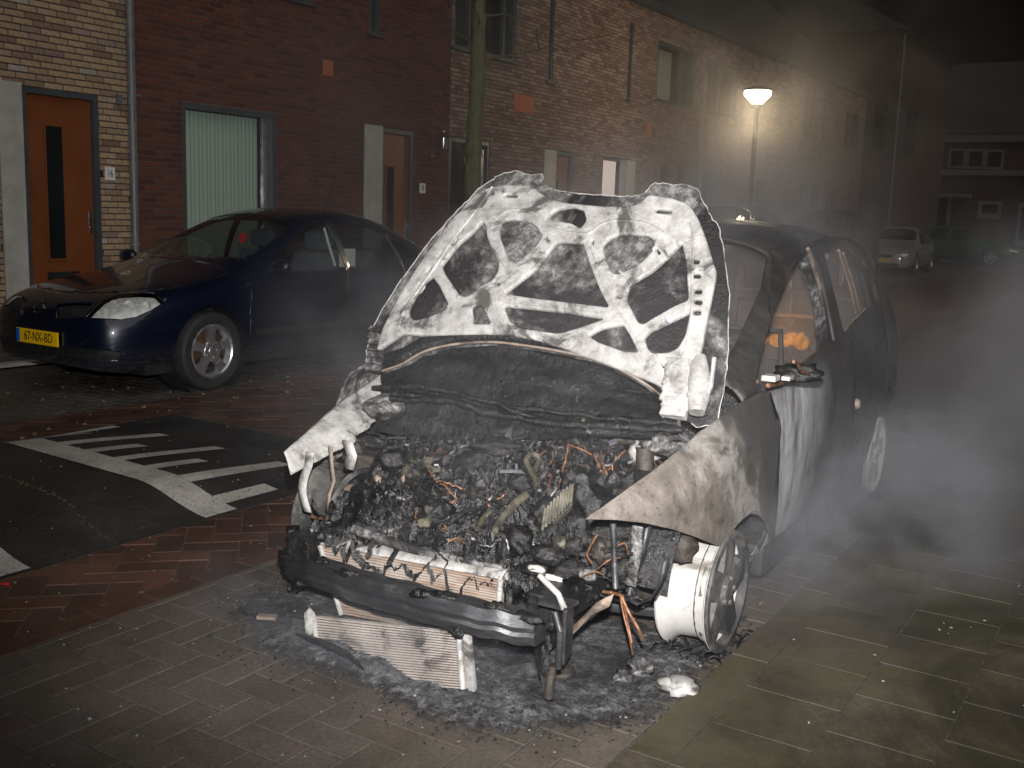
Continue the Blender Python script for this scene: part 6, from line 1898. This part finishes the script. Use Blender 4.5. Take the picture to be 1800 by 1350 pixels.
def in_ash(q):
    while True:
        x, y = q.uniform(-3.0, -1.1), q.uniform(2.25, 3.6)
        if in_poly((x, y), poly2): return x, y, .018
scatter('cinders', 1300, in_ash, 'char_crumb', .0015, .007, 21)
def by_ash(q):
    p = edge_pts[q.randrange(len(edge_pts))]
    return p.x + q.gauss(0, .07), p.y + q.gauss(0, .06), .003
scatter('strewn_cinders', 500, by_ash, 'char_crumb', .001, .006, 23)
scatter('strewn_ash', 160, by_ash, 'ash_mottled', .001, .004, 24)
scatter('ash_flecks', 420, in_ash, 'ash_mottled', .001, .005, 22)
def lit(px, py, up=.02): return at_z(px, py, up)
def loose(name, label, cat, px, py, size, mat, seed, amp=.4):
    p = lit(px, py)
    o = lump(name, mat, None, (0, 0, 0), size, seed, amp)
    o.location = p + Vector((0, 0, size[2] * .5))
    return tag(o, label, cat)
loose('melted_lamp', 'pale melted lamp lump lying against the kerb', 'debris', 1192, 1212, (.065, .05, .026), 'ash_white', 3, .5)
loose('ash_lump', 'crumbled white lump under the hanging copper wires', 'debris', 1125, 1185, (.036, .03, .03), 'ash_mottled', 5, .9)
loose('ash_lump', 'small white clump beside the crumbled lump', 'debris', 1095, 1195, (.03, .024, .02), 'ash_mottled', 6, .9)
p = lit(985, 1185)
fg = thing('fallen_joint', 'round scorched joint standing upside down below the bumper beam', 'debris', (p.x, p.y, 0))
MB().lathe([(0, .0), (.045, .0), (.05, .012), (.047, .022), (.03, .028), (.018, .03), (.016, .06), (0, .062)], (0, 0, .018), (0, 0, 1), 20).build('flange', 'char_brown', fg, .6)
MB().tube([(0, 0, .07), (-.008, 0, .13)], .012, 8).build('pin', 'ash_mottled', fg, .6)
p = lit(575, 1148)
o = MB().tube([(-.16, .02, .02), (-.08, .0, .03), (0, 0, .028), (.1, -.01, .024), (.2, -.05, .018)], [.004, .012, .014, .012, .004], 6).build('burnt_hose', 'char_black', None, .9)
o.location = p; tag(o, 'burnt hose lying before the fallen condenser', 'debris')
p = lit(470, 1090)
o = MB().box((0, 0, .012), (.07, .03, .012), Matrix.Rotation(.5, 3, 'Z')).build('metal_scrap', 'rust_pale'); o.location = p; tag(o, 'small pale scrap at the left edge of the ash bed', 'debris')
p = at_z(8, 1032)
o = MB().add([(-.03, -.01, .01), (0, -.02, .016), (.03, 0, .01), (.005, .02, .014)], [(0, 1, 2, 3)]).build('fallen_leaf', 'leaf_red' if 'leaf_red' in MATS else 'red_tag'); o.location = p; tag(o, 'small red leaf beside the white road paint', 'leaf')

droplets(heap, 420, .0008, .0026, 1)
for o_ in list(burn.children):
    if o_.name.startswith(('scuttle_panel', 'bulkhead_apron', 'scuttle_rail')): droplets(o_, 90, .0008, .0026, 2, .05)
droplets(hood, 420, .0008, .0022, 3, .1)
droplets(bpy.data.objects['ash_bed'], 500, .0008, .0024, 4)
droplets(body, 160, .0008, .002, 5, .1)
# --- last flames inside the cabin
k = NT('flame')
tc = k.n('ShaderNodeTexCoord'); sx = k.n('ShaderNodeSeparateXYZ'); k.l(tc.outputs['Object'], sx.inputs[0])
em = k.n('ShaderNodeEmission'); tr_ = k.n('ShaderNodeBsdfTransparent'); mx = k.n('ShaderNodeMixShader')
em.inputs[0].default_value = (1.0, .36, .05, 1); em.inputs[1].default_value = .75
k.l(k.ramp(k.noise(k.coords((1, 1, .6)), 14, 4, .6, .6), [(.42, (0, 0, 0)), (.75, (.9, .9, .9))]), mx.inputs[0])
k.l(tr_.outputs[0], mx.inputs[1]); k.l(em.outputs[0], mx.inputs[2]); k.l(mx.outputs[0], k.out.inputs[0])
fp = Lp(1382, 600, 0, .36)
fl = thing('flame', 'low orange flame still burning inside the cabin', 'flame', BMX @ fp)
for i, (dx, dy, s3) in enumerate(((-.03, .0, (.09, .10, .035)), (.07, .03, (.05, .06, .045)), (.0, .10, (.10, .08, .03)), (-.12, -.04, (.06, .06, .025)))):
    bm = bmesh.new(); bmesh.ops.create_icosphere(bm, subdivisions=3, radius=1)
    for v in bm.verts:
        h = (v.co.z + 1) / 2
        q = v.co * 1.3 + Vector((i * 4, 0, 0))
        v.co = Vector((v.co.x * (1 - .6 * h), v.co.y * (1 - .6 * h), v.co.z + .3 * h)) + mn.noise_vector(q) * .25
        v.co = Vector((v.co.x * s3[0] + dx, v.co.y * s3[1] + dy, v.co.z * s3[2]))
    me = bpy.data.meshes.new('flame_tongue'); bm.to_mesh(me); bm.free(); smooth(me)
    link('flame_tongue', me, 'flame', fl)
ld = bpy.data.lights.new('flame_light', 'POINT'); ld.energy = 1.6; ld.color = (1, .42, .1); ld.shadow_soft_size = .06
lo = bpy.data.objects.new('flame_light', ld); COL.objects.link(lo); lo.parent = fl; lo.location = (0, -.03, .1)
# ------------------------------------------------------------------ cars further down the street
def far_car(px, py, X, label, paintmat, txt, sx=1.0, sz=1.0, rotz=0.0, Y=None):
    g = Vector((X, Y, 0))
    c = hatchback(g, label, None, paintmat, txt, False, rotz)
    c.scale = (sx, 1, sz)
    return c
far_car(0, 0, -7.97, 'pale silver car facing the burnt car with lit up yellow plate', 'paint_silver', '10-YY-GR', Y=33.5, rotz=R(2))
far_car(0, 0, -5.6, 'dark green car parked before the white framed window of the end house', 'paint_green', None, Y=46, rotz=R(84), sz=1.05)
far_car(0, 0, -7.4, 'dark tall car parked beside the street lamp', 'paint_black', None, Y=16.6, sz=1.24)
far_car(0, 0, -7.3, 'dark car with white glints parked beyond the street lamp', 'paint_black', None, Y=22.6, sz=1.24)
# ------------------------------------------------------------------ drifting smoke
def smoke(c_, rad, dens, nscale, seed, col=(.82, .82, .85), lo=.42, hi=.75, soft=1.0):
    """a closed cloud: density of noise that thins to nothing at its border"""
    nm = 'smoke_%d' % seed
    k = NT(nm)
    k.t.nodes.remove(k.b)
    tc = k.n('ShaderNodeTexCoord')
    ln = k.n('ShaderNodeVectorMath', operation='LENGTH')
    k.l(tc.outputs['Object'], ln.inputs[0])
    fall = k.n('ShaderNodeMapRange', interpolation_type='SMOOTHSTEP'); k.l(ln.outputs['Value'], fall.inputs[0])
    fall.inputs[1].default_value, fall.inputs[2].default_value, fall.inputs[3].default_value, fall.inputs[4].default_value = 1.0, max(0.0, 1 - soft), 0, 1
    mp = k.n('ShaderNodeMapping'); k.l(tc.outputs['Object'], mp.inputs[0])
    mp.inputs['Scale'].default_value = rad
    mp.inputs['Location'].default_value = (seed * 3.1, seed * 1.7, seed)
    n = k.noise(mp.outputs[0], nscale, 5, .6, .8)
    mr = k.n('ShaderNodeMapRange'); k.l(n, mr.inputs[0])
    mr.inputs[1].default_value, mr.inputs[2].default_value, mr.inputs[3].default_value, mr.inputs[4].default_value = lo, hi, 0, 1
    d = k.maths('MULTIPLY', k.maths('MULTIPLY', mr.outputs[0], fall.outputs[0]), dens)
    v = k.n('ShaderNodeVolumePrincipled')
    v.inputs['Color'].default_value = col + (1,)
    k.l(d, v.inputs['Density'])
    v.inputs['Anisotropy'].default_value = .1
    k.l(v.outputs[0], k.out.inputs['Volume'])
    bm = bmesh.new(); bmesh.ops.create_icosphere(bm, subdivisions=3, radius=1.03)
    me = bpy.data.meshes.new('smoke'); bm.to_mesh(me); bm.free()
    o = link('smoke', me, k.m, None, 'stuff')
    o.location = c_
    o.scale = rad
    o['label'] = 'drifting grey smoke'
    return o
smoke((.05, 6.5, .75), (2.0, 3.0, 1.15), 1.7, 1.5, 1, lo=.43, hi=.72)
smoke((-1.0, 4.5, .36), (.9, 1.6, .55), 3.0, 2.4, 2, (.80, .82, .9), lo=.43, hi=.72)
smoke((-2.1, 4.9, 1.2), (1.25, 1.9, .9), 2.1, 2.2, 3, lo=.41)
smoke((-3.7, 5.0, .85), (1.05, 1.5, .9), 1.2, 2.0, 4, lo=.42)
smoke((-7.0, 20.0, 3.6), (6.5, 9.0, 4.6), .07, .5, 5, (.85, .83, .80), lo=.40, soft=.7)
smoke((-7.2, 10.5, 2.0), (2.9, 6.5, 3.2), .10, .6, 7, (.85, .84, .84), lo=.34, soft=.8)
smoke((-7.0, 19.2, 3.5), (3.0, 3.4, 2.6), .26, .9, 8, (.88, .85, .8), lo=.34, soft=1.0)
smoke((-4.5, 13.5, 1.6), (3.4, 5.5, 2.4), .15, .8, 6, lo=.40)
smoke((-2.2, 2.6, .12), (1.15, .65, .28), 1.3, 3.0, 9, (.78, .82, .93), lo=.42, hi=.75)
smoke((-2.0, 3.4, .70), (1.7, 1.4, 1.0), .34, 2.2, 10, (.82, .82, .86), lo=.38)
